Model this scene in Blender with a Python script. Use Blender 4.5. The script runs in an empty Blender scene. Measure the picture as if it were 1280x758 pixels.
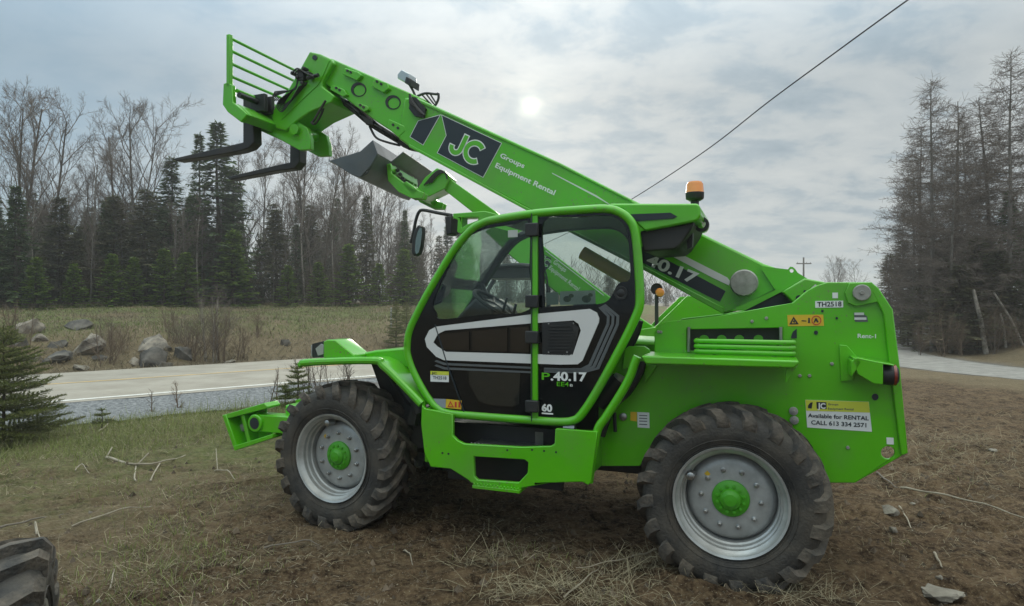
import bpy, bmesh, math, random
import numpy as np
from mathutils import Vector, Matrix, noise
from mathutils.geometry import tessellate_polygon

random.seed(7)
RNG = np.random.default_rng(11)
SC = bpy.context.scene
COL = SC.collection
PI = math.pi
F, CX, CY, EYE = 800.0, 640.0, 379.0, 1.8      # focal length and centre of the 1280 px photograph, eye height

# ------------------------------------------------------------------ materials
def new_mat(name):
    m = bpy.data.materials.new(name); m.use_nodes = True
    nt = m.node_tree
    return m, nt, nt.nodes['Principled BSDF']

def mat(name, col, rough=.5, metal=0., var=0., vscale=6., col2=None, bump=0., bscale=40., coat=0., spec=.5, coords='Object', island=0., dust=0., trans=0., specks=0.):
    m, nt, b = new_mat(name)
    N, Lk = nt.nodes, nt.links
    b.inputs['Roughness'].default_value = rough
    b.inputs['Metallic'].default_value = metal
    b.inputs['Coat Weight'].default_value = coat
    b.inputs['Coat Roughness'].default_value = .12
    b.inputs['Specular IOR Level'].default_value = spec
    b.inputs['Base Color'].default_value = (*col, 1)
    tc = N.new('ShaderNodeTexCoord')
    last = None
    if var > 0 or col2:
        c2 = col2 or tuple(c * (1 - var) for c in col)
        nz = N.new('ShaderNodeTexNoise'); nz.inputs['Scale'].default_value = vscale; nz.inputs['Detail'].default_value = 8
        nz.inputs['Roughness'].default_value = .65
        Lk.new(tc.outputs[coords], nz.inputs['Vector'])
        rp = N.new('ShaderNodeValToRGB'); rp.color_ramp.elements[0].position = .38; rp.color_ramp.elements[1].position = .66
        rp.color_ramp.elements[0].color = (*col, 1); rp.color_ramp.elements[1].color = (*c2, 1)
        Lk.new(nz.outputs['Fac'], rp.inputs['Fac'])
        last = rp.outputs['Color']
    if island > 0:
        g = N.new('ShaderNodeNewGeometry')
        hs = N.new('ShaderNodeHueSaturation')
        mr = N.new('ShaderNodeMapRange'); mr.inputs['To Min'].default_value = 1 - island; mr.inputs['To Max'].default_value = 1 + island
        Lk.new(g.outputs['Random Per Island'], mr.inputs['Value']); Lk.new(mr.outputs['Result'], hs.inputs['Value'])
        if last: Lk.new(last, hs.inputs['Color'])
        else: hs.inputs['Color'].default_value = (*col, 1)
        last = hs.outputs['Color']
    if dust > 0:
        nz2 = N.new('ShaderNodeTexNoise'); nz2.inputs['Scale'].default_value = 3.1; nz2.inputs['Detail'].default_value = 9
        Lk.new(tc.outputs[coords], nz2.inputs['Vector'])
        r2 = N.new('ShaderNodeValToRGB'); r2.color_ramp.elements[0].position = .47; r2.color_ramp.elements[1].position = .75
        r2.color_ramp.elements[1].color = (dust, dust, dust, 1)
        Lk.new(nz2.outputs['Fac'], r2.inputs['Fac'])
        mx = N.new('ShaderNodeMixRGB'); mx.inputs['Color2'].default_value = (.16, .13, .095, 1)
        Lk.new(r2.outputs['Color'], mx.inputs['Fac'])
        if last: Lk.new(last, mx.inputs['Color1'])
        else: mx.inputs['Color1'].default_value = (*col, 1)
        last = mx.outputs['Color']
        ad = N.new('ShaderNodeMath'); ad.operation = 'MULTIPLY_ADD'; ad.inputs[1].default_value = .8; ad.inputs[2].default_value = rough
        Lk.new(r2.outputs['Color'], ad.inputs[0]); Lk.new(ad.outputs[0], b.inputs['Roughness'])
    if specks > 0:                       # dried mud spatter: small spots gathered in patches
        na = N.new('ShaderNodeTexNoise'); na.inputs['Scale'].default_value = 55; na.inputs['Detail'].default_value = 3; Lk.new(tc.outputs[coords], na.inputs['Vector'])
        nb2 = N.new('ShaderNodeTexNoise'); nb2.inputs['Scale'].default_value = 1.7; nb2.inputs['Detail'].default_value = 4; Lk.new(tc.outputs[coords], nb2.inputs['Vector'])
        ml = N.new('ShaderNodeMath'); ml.operation = 'MULTIPLY_ADD'; ml.inputs[1].default_value = .5; Lk.new(nb2.outputs['Fac'], ml.inputs[0]); Lk.new(na.outputs['Fac'], ml.inputs[2])
        r3 = N.new('ShaderNodeValToRGB'); r3.color_ramp.elements[0].position = .92; r3.color_ramp.elements[1].position = .97; r3.color_ramp.elements[1].color = (specks,)*3 + (1,)
        Lk.new(ml.outputs[0], r3.inputs['Fac'])
        m3 = N.new('ShaderNodeMixRGB'); m3.inputs['Color2'].default_value = (.17, .135, .095, 1); Lk.new(r3.outputs[0], m3.inputs['Fac']); Lk.new(last, m3.inputs['Color1']); last = m3.outputs[0]
    if last: Lk.new(last, b.inputs['Base Color'])
    if bump > 0:
        nb = N.new('ShaderNodeTexNoise'); nb.inputs['Scale'].default_value = bscale; nb.inputs['Detail'].default_value = 6
        Lk.new(tc.outputs[coords], nb.inputs['Vector'])
        bp = N.new('ShaderNodeBump'); bp.inputs['Strength'].default_value = bump; bp.inputs['Distance'].default_value = .02
        Lk.new(nb.outputs['Fac'], bp.inputs['Height']); Lk.new(bp.outputs['Normal'], b.inputs['Normal'])
    if trans > 0:
        tl = N.new('ShaderNodeBsdfTranslucent'); ms = N.new('ShaderNodeMixShader'); ms.inputs[0].default_value = trans
        if last: Lk.new(last, tl.inputs['Color'])
        else: tl.inputs['Color'].default_value = (*col, 1)
        Lk.new(b.outputs[0], ms.inputs[1]); Lk.new(tl.outputs[0], ms.inputs[2]); Lk.new(ms.outputs[0], N['Material Output'].inputs['Surface'])
    return m

def glass_mat(name, tint, refl):
    m = bpy.data.materials.new(name); m.use_nodes = True
    nt = m.node_tree; N, Lk = nt.nodes, nt.links
    N.clear()
    o = N.new('ShaderNodeOutputMaterial'); mx = N.new('ShaderNodeMixShader')
    t = N.new('ShaderNodeBsdfTransparent'); t.inputs['Color'].default_value = (*tint, 1)
    g = N.new('ShaderNodeBsdfGlossy'); g.inputs['Roughness'].default_value = .03
    lw = N.new('ShaderNodeFresnel'); lw.inputs['IOR'].default_value = 1.5
    ad = N.new('ShaderNodeMath'); ad.operation = 'MULTIPLY_ADD'; ad.inputs[1].default_value = .72; ad.inputs[2].default_value = refl
    Lk.new(lw.outputs[0], ad.inputs[0]); Lk.new(ad.outputs[0], mx.inputs[0])
    Lk.new(t.outputs[0], mx.inputs[1]); Lk.new(g.outputs[0], mx.inputs[2]); Lk.new(mx.outputs[0], o.inputs['Surface'])
    return m

GREEN = mat('green_paint', (.090, .455, .004), .28, coat=.5, col2=(.104, .49, .006), vscale=2.5, dust=.26, spec=.45, specks=.55)
GREEN2 = mat('hub_green_paint', (.06, .34, .010), .45, dust=.5)
BLACKP = mat('gloss_black_panel', (.005, .006, .007), .10, spec=.35)
BLACK = mat('black_plastic', (.016, .017, .018), .5, dust=.12)
DARK = mat('dark_machinery', (.02, .021, .02), .55, var=.4, vscale=9, dust=.3)
HOSE = mat('hose_rubber', (.012, .012, .013), .45)
SILVERP = mat('silver_panel', (.68, .68, .67), .35, coat=.2, dust=.05)
RIM = mat('rim_silver', (.56, .57, .56), .34, metal=.5, var=.25, vscale=7, dust=.35)
RIMD = mat('rim_disc_grey', (.50, .51, .50), .45, metal=.4, var=.25, vscale=9, dust=.35)
STEEL = mat('bare_steel', (.42, .42, .41), .35, metal=.9, var=.3)
CHROME = mat('chrome_rod', (.6, .6, .6), .15, metal=1)
FORK = mat('fork_steel', (.045, .042, .042), .5, metal=.3, var=.4, vscale=5, dust=.25)
BUCKET = mat('bucket_grey', (.095, .108, .122), .42, metal=.1, var=.25, vscale=2.5, dust=.2)
WHITE = mat('white_decal', (.78, .79, .78), .45)
GREYDEC = mat('grey_decal', (.10, .11, .115), .4)
NAVY = mat('dark_decal_and_shade', (.018, .026, .034), .35)
YELLOW = mat('yellow_sticker', (.72, .46, .03), .45)
LIME = mat('lime_sticker', (.62, .66, .06), .45)
RED = mat('red_mark', (.55, .05, .03), .45)
CYLY = mat('yellow_cylinder', (.85, .52, .03), .4, dust=.3)
CAPG = mat('grey_cap', (.36, .35, .32), .55, var=.3, vscale=20)
SEATM = mat('seat_cloth', (.02, .02, .022), .8)
AMBER = mat('amber_lens', (.75, .24, .03), .25, coat=.4)
REDL = mat('red_lens', (.20, .025, .012), .25, coat=.4)
LENS = mat('lamp_lens', (.5, .53, .55), .12, metal=.5)
MIRROR = mat('mirror_glass', (.45, .48, .48), .04, metal=1.)
GLASS = glass_mat('cab_glass', (.86, .91, .88), .0)
TINT = glass_mat('tinted_glass', (.76, .82, .78), .0)
# tyre rubber with dried mud on the raised lugs
TYRE = mat('tyre_rubber', (.022, .021, .021), .72, col2=(.075, .066, .055), vscale=5, bump=.35, bscale=60, dust=.45)
LUG = mat('tyre_lug_mud', (.036, .034, .032), .8, col2=(.15, .122, .095), vscale=7, bump=.5, bscale=45, dust=.5)

# ------------------------------------------------------------------ mesh builder
class MB:
    def __init__(s): s.v, s.f, s.m, s.cut = [], [], [], []
    def face(s, pts, mi=0):
        i = len(s.v); s.v += [tuple(p) for p in pts]; s.f.append(tuple(range(i, i + len(pts)))); s.m.append(mi)
    def prism(s, pts, w0, w1, holes=(), mi=0):
        """outline of (s, z) points (each may carry a middle coordinate that is ignored) between the planes w0 and w1"""
        loops = [[(p[0], p[-1]) for p in lp] for lp in [pts, *holes]]
        s.cut.append((len(s.v), len(s.f)))
        tri = tessellate_polygon([[Vector((a, b, 0)) for a, b in lp] for lp in loops])
        flat = [q for lp in loops for q in lp]; n = len(flat); i = len(s.v)
        s.v += [(a, w0, b) for a, b in flat] + [(a, w1, b) for a, b in flat]
        if not holes:
            a = sum(flat[k][0] * flat[(k+1) % n][1] - flat[(k+1) % n][0] * flat[k][1] for k in range(n))
            r = list(range(n)) if a > 0 else list(range(n))[::-1]
            s.f.append(tuple(i + k for k in r)); s.m.append(mi)
            s.f.append(tuple(i + n + k for k in r[::-1])); s.m.append(mi)
        else:
            for t in tri:
                A, B, C = [flat[k] for k in t]
                if (B[0]-A[0])*(C[1]-A[1]) - (B[1]-A[1])*(C[0]-A[0]) < 0: t = t[::-1]
                s.f.append(tuple(i + k for k in t)); s.m.append(mi)
                s.f.append(tuple(i + n + k for k in t[::-1])); s.m.append(mi)
        o = 0
        for li, lp in enumerate(loops):
            m = len(lp)
            a = sum(lp[k][0] * lp[(k+1) % m][1] - lp[(k+1) % m][0] * lp[k][1] for k in range(m))
            for k in range(m):
                p, q = i + o + k, i + o + (k + 1) % m
                fc = (q, p, p + n, q + n)
                if (a > 0) != (li == 0): fc = fc[::-1]
                s.f.append(fc); s.m.append(mi)
            o += m
        return s
    def box(s, a, b, mi=0):
        x0, x1 = sorted((a[0], b[0])); z0, z1 = sorted((a[2], b[2])); y0, y1 = sorted((a[1], b[1]))
        return s.prism([(x0, z0), (x1, z0), (x1, z1), (x0, z1)], y0, y1, mi=mi)
    def tube(s, pts, r, n=8, mi=0, caps=True):
        pts = [Vector(p) for p in pts]; k = len(pts); s.cut.append((len(s.v), len(s.f)))
        rs = r if isinstance(r, (list, tuple)) else [r] * k
        t0 = (pts[1] - pts[0]).normalized()
        up = Vector((0, 0, 1)) if abs(t0.z) < .9 else Vector((1, 0, 0))
        x = t0.cross(up).normalized(); base = len(s.v)
        for j in range(k):
            t = (pts[min(j+1, k-1)] - pts[max(j-1, 0)]).normalized()
            x = (x - t * x.dot(t))
            x = x.normalized() if x.length > 1e-6 else t.orthogonal().normalized()
            y = t.cross(x)
            for q in range(n):
                a = 2 * PI * q / n
                s.v.append(tuple(pts[j] + (x * math.cos(a) + y * math.sin(a)) * rs[j]))
        for j in range(k - 1):
            for q in range(n):
                a, b = base + j*n + q, base + j*n + (q+1) % n
                s.f.append((a, b, b + n, a + n)); s.m.append(mi)
        if caps:
            s.f.append(tuple(base + q for q in range(n))[::-1]); s.m.append(mi)
            s.f.append(tuple(base + (k-1)*n + q for q in range(n))); s.m.append(mi)
        return s
    def lathe(s, prof, n=48, c=(0, 0, 0), mi=0, axis='y', caps=False):
        """profile of (offset along axis, radius) spun about the axis through c"""
        i = len(s.v); k = len(prof)
        for y, r in prof:
            for q in range(n):
                a = 2 * PI * q / n
                p = (r*math.cos(a), y, r*math.sin(a)) if axis == 'y' else (r*math.cos(a), r*math.sin(a), y)
                s.v.append((c[0]+p[0], c[1]+p[1], c[2]+p[2]))
        for j in range(k - 1):
            for q in range(n):
                a, b = i + j*n + q, i + j*n + (q+1) % n
                s.f.append((a, b, b+n, a+n) if axis == 'y' else (a, b, b+n, a+n)); s.m.append(mi)
        if caps:
            s.f.append(tuple(i + q for q in range(n))); s.m.append(mi)
            s.f.append(tuple(i + (k-1)*n + q for q in range(n))[::-1]); s.m.append(mi)
        return s
    def build_each(s, name, mats, parent=None, per=1, **kw):
        """one object per shape (or per `per` consecutive shapes)"""
        cs = s.cut[::per] + [(len(s.v), len(s.f))]; out = []
        for (v0, f0), (v1, f1) in zip(cs[:-1], cs[1:]):
            q = MB(); q.v = s.v[v0:v1]; q.f = [tuple(i-v0 for i in f) for f in s.f[f0:f1]]; q.m = s.m[f0:f1]; out.append(q.build(name, mats, parent, **kw))
        return out
    def build(s, name, mats, parent=None, smooth=True, bevel=0., ang=35, seg=2, fix=True):
        me = bpy.data.meshes.new(name); me.from_pydata(s.v, [], s.f)
        for m in (mats if isinstance(mats, (list, tuple)) else [mats]): me.materials.append(m)
        me.polygons.foreach_set('material_index', s.m)
        if fix:
            bm = bmesh.new(); bm.from_mesh(me); bmesh.ops.recalc_face_normals(bm, faces=bm.faces); bm.to_mesh(me); bm.free()
        if smooth:
            me.polygons.foreach_set('use_smooth', [True] * len(s.f)); me.set_sharp_from_angle(angle=math.radians(ang))
        me.update()
        o = bpy.data.objects.new(name, me); COL.objects.link(o)
        if parent: o.parent = parent
        if bevel:
            b = o.modifiers.new('bevel', 'BEVEL'); b.width = bevel; b.segments = seg; b.limit_method = 'ANGLE'; b.angle_limit = math.radians(30)
            b.harden_normals = False
        return o

def tag(o, label=None, cat=None, group=None, kind=None):
    for k, v in (('label', label), ('category', cat), ('group', group), ('kind', kind)):
        if v: o[k] = v
    return o
def empty(name, loc, rz=0, **kw):
    o = bpy.data.objects.new(name, None); COL.objects.link(o); o.location = loc; o.rotation_euler = (0, 0, rz); o.empty_display_size = .2
    return tag(o, **kw)
def dup(o, parent=None, loc=None, rot=None, scale=None):
    c = o.copy(); COL.objects.link(c); c.parent = parent
    if loc is not None: c.location = loc
    if rot is not None: c.rotation_euler = rot
    if scale is not None: c.scale = scale
    for ch in list(o.children): dup(ch, c)
    return c

def smooth_path(pts, closed=False, n=5):
    pts = [Vector(p) for p in pts]; out = []; k = len(pts)
    for i in range(k if closed else k - 1):
        g = lambda j: pts[j % k] if closed else pts[max(0, min(k-1, j))]
        p0, p1, p2, p3 = g(i-1), g(i), g(i+1), g(i+2)
        for q in range(n):
            t = q / n
            out.append(.5*((2*p1)+(p2-p0)*t+(2*p0-5*p1+4*p2-p3)*t*t+(3*p1-p0-3*p2+p3)*t**3))
    if not closed: out.append(pts[-1])
    return out

class Frame:
    """A machine's own axes: s towards its rear, w across it away from the viewer, z up. L() turns a traced pixel into metres on plane w."""
    def __init__(s, deg, D0, s0):
        th = math.radians(deg); s.th = th
        s.u = (math.cos(th), -math.sin(th)); s.v = (math.sin(th), math.cos(th))
        s.D0 = D0; s.P0 = (s.v[0]*D0 + s.u[0]*s0, s.v[1]*D0 + s.u[1]*s0)
    def L(s, px, py, w):
        dx, dz = (px-CX)/F, -(py-CY)/F
        t = (s.D0 + w) / (s.v[0]*dx + s.v[1])
        X, Y = t*dx, t
        return ((X-s.P0[0])*s.u[0] + (Y-s.P0[1])*s.u[1], w, EYE + t*dz)
    def T(s, pts, w): return [s.L(x, y, w) for x, y in pts]

def text_mesh(txt, bold=.0):
    cu = bpy.data.curves.new('txt', 'FONT'); cu.body = txt; cu.offset = bold; cu.fill_mode = 'FRONT'; cu.resolution_u = 4
    ob = bpy.data.objects.new('txt', cu); COL.objects.link(ob)
    dg = bpy.context.evaluated_depsgraph_get(); dg.update()
    me = bpy.data.meshes.new_from_object(ob.evaluated_get(dg))
    bpy.data.objects.remove(ob); bpy.data.curves.remove(cu)
    return me
def lettering(fr, txt, a, b, h, w, m, parent, bold=.02, name='lettering', shear=0., grow=0.):
    """text whose baseline runs from pixel a to pixel b on plane w, with capitals up to pixel h"""
    A, B, H = [Vector((p[0], 0, p[2])) for p in fr.T([a, b, h], w)]
    me = text_mesh(txt, bold)
    n = len(me.vertices); co = np.zeros(n*3); me.vertices.foreach_get('co', co); co = co.reshape(-1, 3)
    x0, x1 = co[:, 0].min(), co[:, 0].max()
    cap = .69
    d = B - A; L_ = d.length; d.normalize(); up = Vector((-d.z, 0, d.x)); hh = (H - A).dot(up)
    X = (co[:, 0]-x0)/(x1-x0)*L_; Y = co[:, 1]/cap*hh; X = X + shear*Y
    out = np.zeros((n, 3)); out[:, 0] = A.x + X*d.x + Y*up.x; out[:, 2] = A.z + X*d.z + Y*up.z; out[:, 1] = w
    me.vertices.foreach_set('co', out.ravel()); me.materials.clear(); me.materials.append(m); me.update()
    o = bpy.data.objects.new(name, me); COL.objects.link(o); o.parent = parent
    me.name = name
    return o
def patch(fr, pts, w, m, parent, name, th=.002):
    return MB().prism(fr.T(pts, w), w, w + th).build(name, m, parent, smooth=False)
def ring_pts(c, rx, rz, n=20): return [(c[0]+rx*math.cos(2*PI*k/n), c[1]+rz*math.sin(2*PI*k/n)) for k in range(n)]

# ------------------------------------------------------------------ wheel prototype (axis along w, outer side towards the viewer)
def make_wheel():
    root = bpy.data.objects.new('wheel', None); COL.objects.link(root); root.empty_display_size = .1
    t = MB()
    prof = [(.055, .335), (.03, .352), (.022, .37), (.006, .41), (.0, .445), (.004, .49), (.016, .525), (.045, .552), (.10, .563), (.20, .567),
            (.30, .563), (.355, .552), (.384, .525), (.396, .49), (.40, .445), (.394, .41), (.378, .37), (.37, .352), (.345, .335)]
    t.lathe(prof, 72)
    for e in (.362, .376, .40):
        t.lathe([(.0085, e-.003), (.004, e), (.0085, e+.003)] if e > .39 else [(.024, e-.003), (.0165, e), (.022, e+.003)], 72)
    NL = 20
    for side in (0, 1):
        for k in range(NL):
            ph = 2*PI*(k + .5*side)/NL
            st = [(.006, .475, -.004, .492, .100), (.012, .520, -.008, .552, .092), (.048, .552, .022, .593, .078), (.12, .562, .12, .602, .062), (.222, .565, .222, .600, .05)]
            idx = []
            for (yb, rb, yt, rt, wd) in st:
                a0 = ph + (yb/.2)*.34*(1)
                row = []
                for (y, r, hw) in ((yb, rb, wd*1.12), (yt, rt, wd*.80)):
                    for sg in (-1, 1):
                        a = a0 + sg*hw*.5/.58
                        yy = y if side == 0 else .40 - y
                        row.append(len(t.v)); t.v.append((r*math.cos(a), yy, r*math.sin(a)))
                idx.append(row)
            for a, b in zip(idx[:-1], idx[1:]):
                for q in ((0, 2), (2, 3), (3, 1)):
                    t.f.append((a[q[0]], a[q[1]], b[q[1]], b[q[0]])); t.m.append(1)
            for r_ in (idx[0], idx[-1]):
                t.f.append((r_[0], r_[1], r_[3], r_[2])); t.m.append(1)
    ty = t.build('tyre', [TYRE, LUG], root, ang=40)
    r = MB()
    r.lathe([(.05, .338), (.022, .356), (.014, .354), (.02, .340), (.04, .332), (.052, .318), (.056, .314), (.085, .312), (.092, .302), (.125, .298), (.133, .288), (.20, .282), (.33, .29), (.37, .335)], 72)
    rim = r.build('rim', RIM, root, ang=30)
    d = MB()
    d.lathe([(.19, .284), (.15, .262), (.138, .245), (.132, .215), (.130, .12), (.130, .05)], 56)
    for k in range(10):
        a = 2*PI*(k+.3)/10
        c = (.185*math.cos(a), 0, .185*math.sin(a))
        d.lathe([(.132, .017), (.122, .017), (.120, .013), (.104, .012), (.100, .008), (.100, .001)], 8, c, mi=1)
    d.lathe([(.135, .028), (.06, .026), (.055, .018), (.055, .001)], 10, (-.27, -.02, .075), mi=1)   # valve block
    dd = d.build('rim_disc', [RIMD, STEEL], root)
    h = MB()
    h.lathe([(.131, .118), (.115, .116), (.108, .108), (.100, .07), (.085, .062), (.078, .045), (.070, .038), (.066, .001)], 40)
    for k in range(12):
        a = 2*PI*k/12; c = (.084*math.cos(a), 0, .084*math.sin(a))
        h.lathe([(.108, .011), (.094, .011), (.092, .001)], 6, c)
    h.build('hub', GREEN2, root, ang=30)
    MB().lathe([(.129, .02), (.1285, .001)], 4, (-.145, 0, .145)).build('rim_sticker', YELLOW, root)
    return root
WHEEL = make_wheel()

# ------------------------------------------------------------------ the telehandler in front
A = Frame(21.26, 4.25, -.195)
TH = empty('telehandler', (A.P0[0], A.P0[1], 0), -A.th, cat='telehandler',
           label='bright green telehandler with raised fork boom parked on the bare dirt, nearest to the viewer')
L, T = A.L, A.T
WZ = .535
def wheels(root, front_s, far_w=2.24, steer=0., first=None):
    for i, (s, fw, rot) in enumerate(((0, 0, .25), (front_s, 0, 1.1), (0, 1, .7), (front_s, 1, 2.))):
        wv = first if (first and i == 0) else dup(WHEEL)
        wv.parent = root; wv.location = (s + (.012 if not s else 0), far_w if fw else 0, WZ + (.015 if s else 0))
        wv.rotation_euler = (0, 0, (PI if fw else 0) + (steer if s else 0))
        for ch in wv.children:
            if ch.name.startswith(('tyre', 'rim_disc', 'hub')): ch.rotation_euler = (0, rot, 0)
wheels(TH, -3.035, steer=-.055, first=WHEEL)

# --- rear chassis
ch = MB()
plate = T([(818, 440), (818, 416), (822, 408), (829, 403), (900, 395), (960, 384), (990, 379), (1008, 364), (1021, 357), (1034, 353), (1089, 353), (1097, 360),
           (1115, 388), (1124, 460), (1133, 566), (1126, 571), (1069, 604), (1034, 604), (995, 590), (960, 540), (920, 520), (870, 518), (825, 540), (800, 583), (748, 583), (748, 470), (770, 440)], .42)
hole = T(ring_pts((1110, 566), 8.5, 8), .42)
hole_b = T([(858, 412), (978, 410), (978, 437), (858, 439)], .42)
ch.prism(plate, .42, .45, holes=[hole, hole_b])
ch_o = ch.build('rear_chassis', GREEN, TH, bevel=.006)
# turned-out rear flange, rear wall and the far side plate
fl = MB(); fl.prism(T([(1088, 352), (1098, 360), (1116, 387), (1125, 460), (1135, 567), (1126, 570), (1112, 460), (1104, 392), (1090, 366)], .40), .395, .425)
fl.build('rear_flange', GREEN, TH, bevel=.008)
p2 = [(min(x, .93), max(z, .78)) for x, _, z in plate]
MB().prism(p2, 1.62, 1.65).build('far_chassis_plate', GREEN, TH, bevel=.006)
rw = [L(1091, 360, .45), L(1116, 400, .45), L(1128, 560, .45)]
rs = max(p[0] for p in rw)
MB().box((rs-.22, .45, .95), (rs-.10, 1.62, 1.78)).build('counterweight', GREEN, TH, bevel=.02)
bd = MB()
bd.box((-2.9, .55, .52), (.35, 1.70, .80)); bd.box((-1.25, .58, .80), (.62, 1.62, 1.28)); bd.box((-3.75, .60, .55), (-2.4, 1.62, .95))
bd.build('chassis_frame', DARK, TH, bevel=.01)
for s in (0, -3.04):
    ax = MB(); ax.tube([(s, .25, WZ), (s, .55, WZ), (s, .95, WZ), (s, 1.12, WZ), (s, 1.3, WZ), (s, 1.7, WZ), (s, 2.0, WZ)], [.15, .11, .1, .19, .1, .11, .15], 16)
    ax.lathe([(.20, .05), (.20, .20), (.30, .20), (.33, .12)], 24, (s, .0, WZ)); ax.lathe([(2.04, .05), (2.04, .20), (1.94, .20), (1.91, .12)], 24, (s, .0, WZ)); ax.build('axle', DARK, TH)
eg = MB(); eg.prism([(-2.1, .75), (-.2, .75), (-.05, 1.05), (-.3, 1.45), (-1.6, 1.5), (-2.1, 1.35)], 1.55, 2.2)
eg.build('engine_cover', GREEN, TH, bevel=.04)
# boom-hinge details on the chassis plate
ow = MB(); ow.prism(T([(1062, 354), (1090, 353), (1100, 368), (1101, 377), (1070, 383), (1060, 379), (1056, 366)], .40), .396, .419)
ow.build('pivot_boss', GREEN, TH, bevel=.004)
c = L(1077, 366, .39); MB().lathe([(.396, .052), (.372, .052), (.368, .047), (.368, .014), (.360, .012), (.360, .001)], 32, (c[0], 0, c[2])).build('pivot_pin', CAPG, TH)
patch(A, [(1019, 376.5), (1054, 376), (1054, 384.5), (1019, 385)], .417, WHITE, TH, 'number_label')
lettering(A, 'TH2518', (1021.5, 383.6), (1052, 383), (1021.5, 377.8), .4155, NAVY, TH, .02)
wl = patch(A, [(984, 394), (1029, 393.5), (1030, 407.5), (985, 408)], .417, YELLOW, TH, 'warning_label')
lg = MB()
tri = lambda a, b, c: lg.prism(T([a, b, c], .4155), .4155, .417, holes=[T([(a[0], a[1]+3), (b[0]-3, b[1]-1.4), (c[0]+3, c[1]-1.4)], .4155)])
tri((992, 396), (998.5, 405.5), (986.5, 405.8))
lg.prism(T([(991, 402), (993, 400), (994, 403), (992.5, 404)], .4155), .4155, .417)
lg.prism(T([(1002, 400.5), (1008, 401), (1008, 402), (1002, 401.8)], .4155), .4155, .417)
lg.prism(T([(1010.3, 397.5), (1012.2, 397.5), (1012.6, 404), (1010, 404)], .4155), .4155, .417)
lg.prism(T([(1019, 398), (1021, 398), (1023.5, 403), (1021.5, 403.5), (1020, 401), (1018, 404), (1017, 403)], .4155), .4155, .417)
lg.build_each('warning_pictogram', NAVY, wl, smooth=False)
MB().prism(T(ring_pts((1020.5, 400.6), 6.2, 6), .415), .415, .417, holes=[T(ring_pts((1020.5, 400.6), 5, 4.8), .415)]).build('prohibition_ring', RED, wl, smooth=False)
st = patch(A, [(1006.5, 500), (1086, 502.5), (1090, 540), (1009, 534.5)], .417, WHITE, TH, 'rental_sticker')
patch(A, [(1006.8, 500.2), (1085.8, 502.7), (1087.4, 516), (1007.8, 513.6)], .4155, LIME, st, 'sticker_banner')
nb = MB(); nb.prism(T([(1020.5, 502.6), (1033, 503), (1033.3, 511.8), (1020.8, 511.2)], .4145), .4145, .4155)
nb.prism(T([(1010, 510.5), (1010, 507), (1013, 503.5), (1016, 503), (1014.5, 511)], .4145), .4145, .4155)
nb.build('logo_mark', NAVY, st, smooth=False)
lettering(A, 'JC', (1022, 510.6), (1032, 511.0), (1022, 504.2), .4135, WHITE, st, .04)
lettering(A, 'Groups', (1035, 506.6), (1048, 507), (1035, 504.2), .4145, GREYDEC, st, .02)
lettering(A, 'Equipment Rental', (1035, 512.2), (1067, 513.2), (1035, 509.6), .4145, GREYDEC, st, .02)
lettering(A, 'Available for RENTAL', (1010, 521.8), (1086, 525.6), (1010, 517), .4145, NAVY, st, .02)
lettering(A, 'CALL 613 334 2571', (1014, 530.6), (1083, 534.4), (1014, 525.6), .4145, NAVY, st, .02)
lettering(A, 'Rent-1', (1072, 422.5), (1095, 423), (1072, 417.5), .4165, WHITE, TH, .02)
patch(A, [(1067, 391), (1079, 392), (1084, 396), (1085, 402.5), (1069, 402.5)], .417, GREYDEC, TH, 'serial_plate')
pl = patch(A, [(1068, 391), (1080, 391), (1080, 394), (1068, 394)], .4155, SILVERP, TH, 'small_label'); patch(A, [(1068, 397), (1083, 397), (1083, 400), (1068, 400)], .4155, SILVERP, pl, 'small_label')
patch(A, [(1040.5, 366), (1047.5, 366), (1047.5, 373), (1040.5, 373)], .417, WHITE, TH, 'lift_point_label')
patch(A, [(1108, 547), (1117, 547.5), (1117.3, 556), (1108.5, 555.5)], .417, WHITE, TH, 'small_label')
hb = MB(); hb.prism(T([(989, 421), (991, 415), (996, 411), (996, 423), (989, 423)], .414), .414, .419)
for x, y, r in ((1020, 416, 2.6), (1094, 496.5, 4.2), (1028, 389, 1.6), (1046, 398, 1.6)): hb.prism(T(ring_pts((x, y), r, r), .414), .414, .419)
hb.build_each('plate_opening', NAVY, TH, smooth=False)
bo = MB()
for x, y in ((992, 514.5), (993, 526)):
    c = L(x, y, .40); bo.lathe([(.42, .028), (.408, .028), (.404, .022), (.404, .010), (.396, .009), (.396, .001)], 20, (c[0], 0, c[2]))
bo.build('lashing_bolt', CAPG, TH)
cb = MB()
for x, y in ((823, 415), (826, 415.4), (832, 448), (1040, 455), (1052, 436), (1053, 472), (1118, 420), (1122, 520), (1060, 560), (1000, 470), (1012, 470), (940, 402), (958, 398)):
    c = L(x, y, .41); cb.lathe([(.42, .012), (.411, .012), (.408, .009), (.408, .001)], 6, (c[0], 0, c[2]))
for k in range(13):
    q = MB(); n0 = 4*6; q.v = cb.v[k*n0:(k+1)*n0]; q.f = [tuple(i-k*n0 for i in f) for f in cb.f[k*18:(k+1)*18]]; q.m = [0]*18; q.build('chassis_bolt', CAPG, TH)
# radiator opening behind the rails
rd = MB(); rd.box(L(856, 408, .50), L(980, 441, .52)); rd.build('radiator_panel', BLACK, TH)
for x in (861, 976):
    a, b = L(x, 409, .40), L(x, 440, .40); MB().tube([a, b], .011, 8).build('grab_post', STEEL, TH)
hl = MB()
for x in (880, 902, 924, 948): hl.prism(T(ring_pts((x, 424), 6, 5), .49), .488, .498)
hl.build_each('radiator_slot', GREEN, TH)
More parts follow.
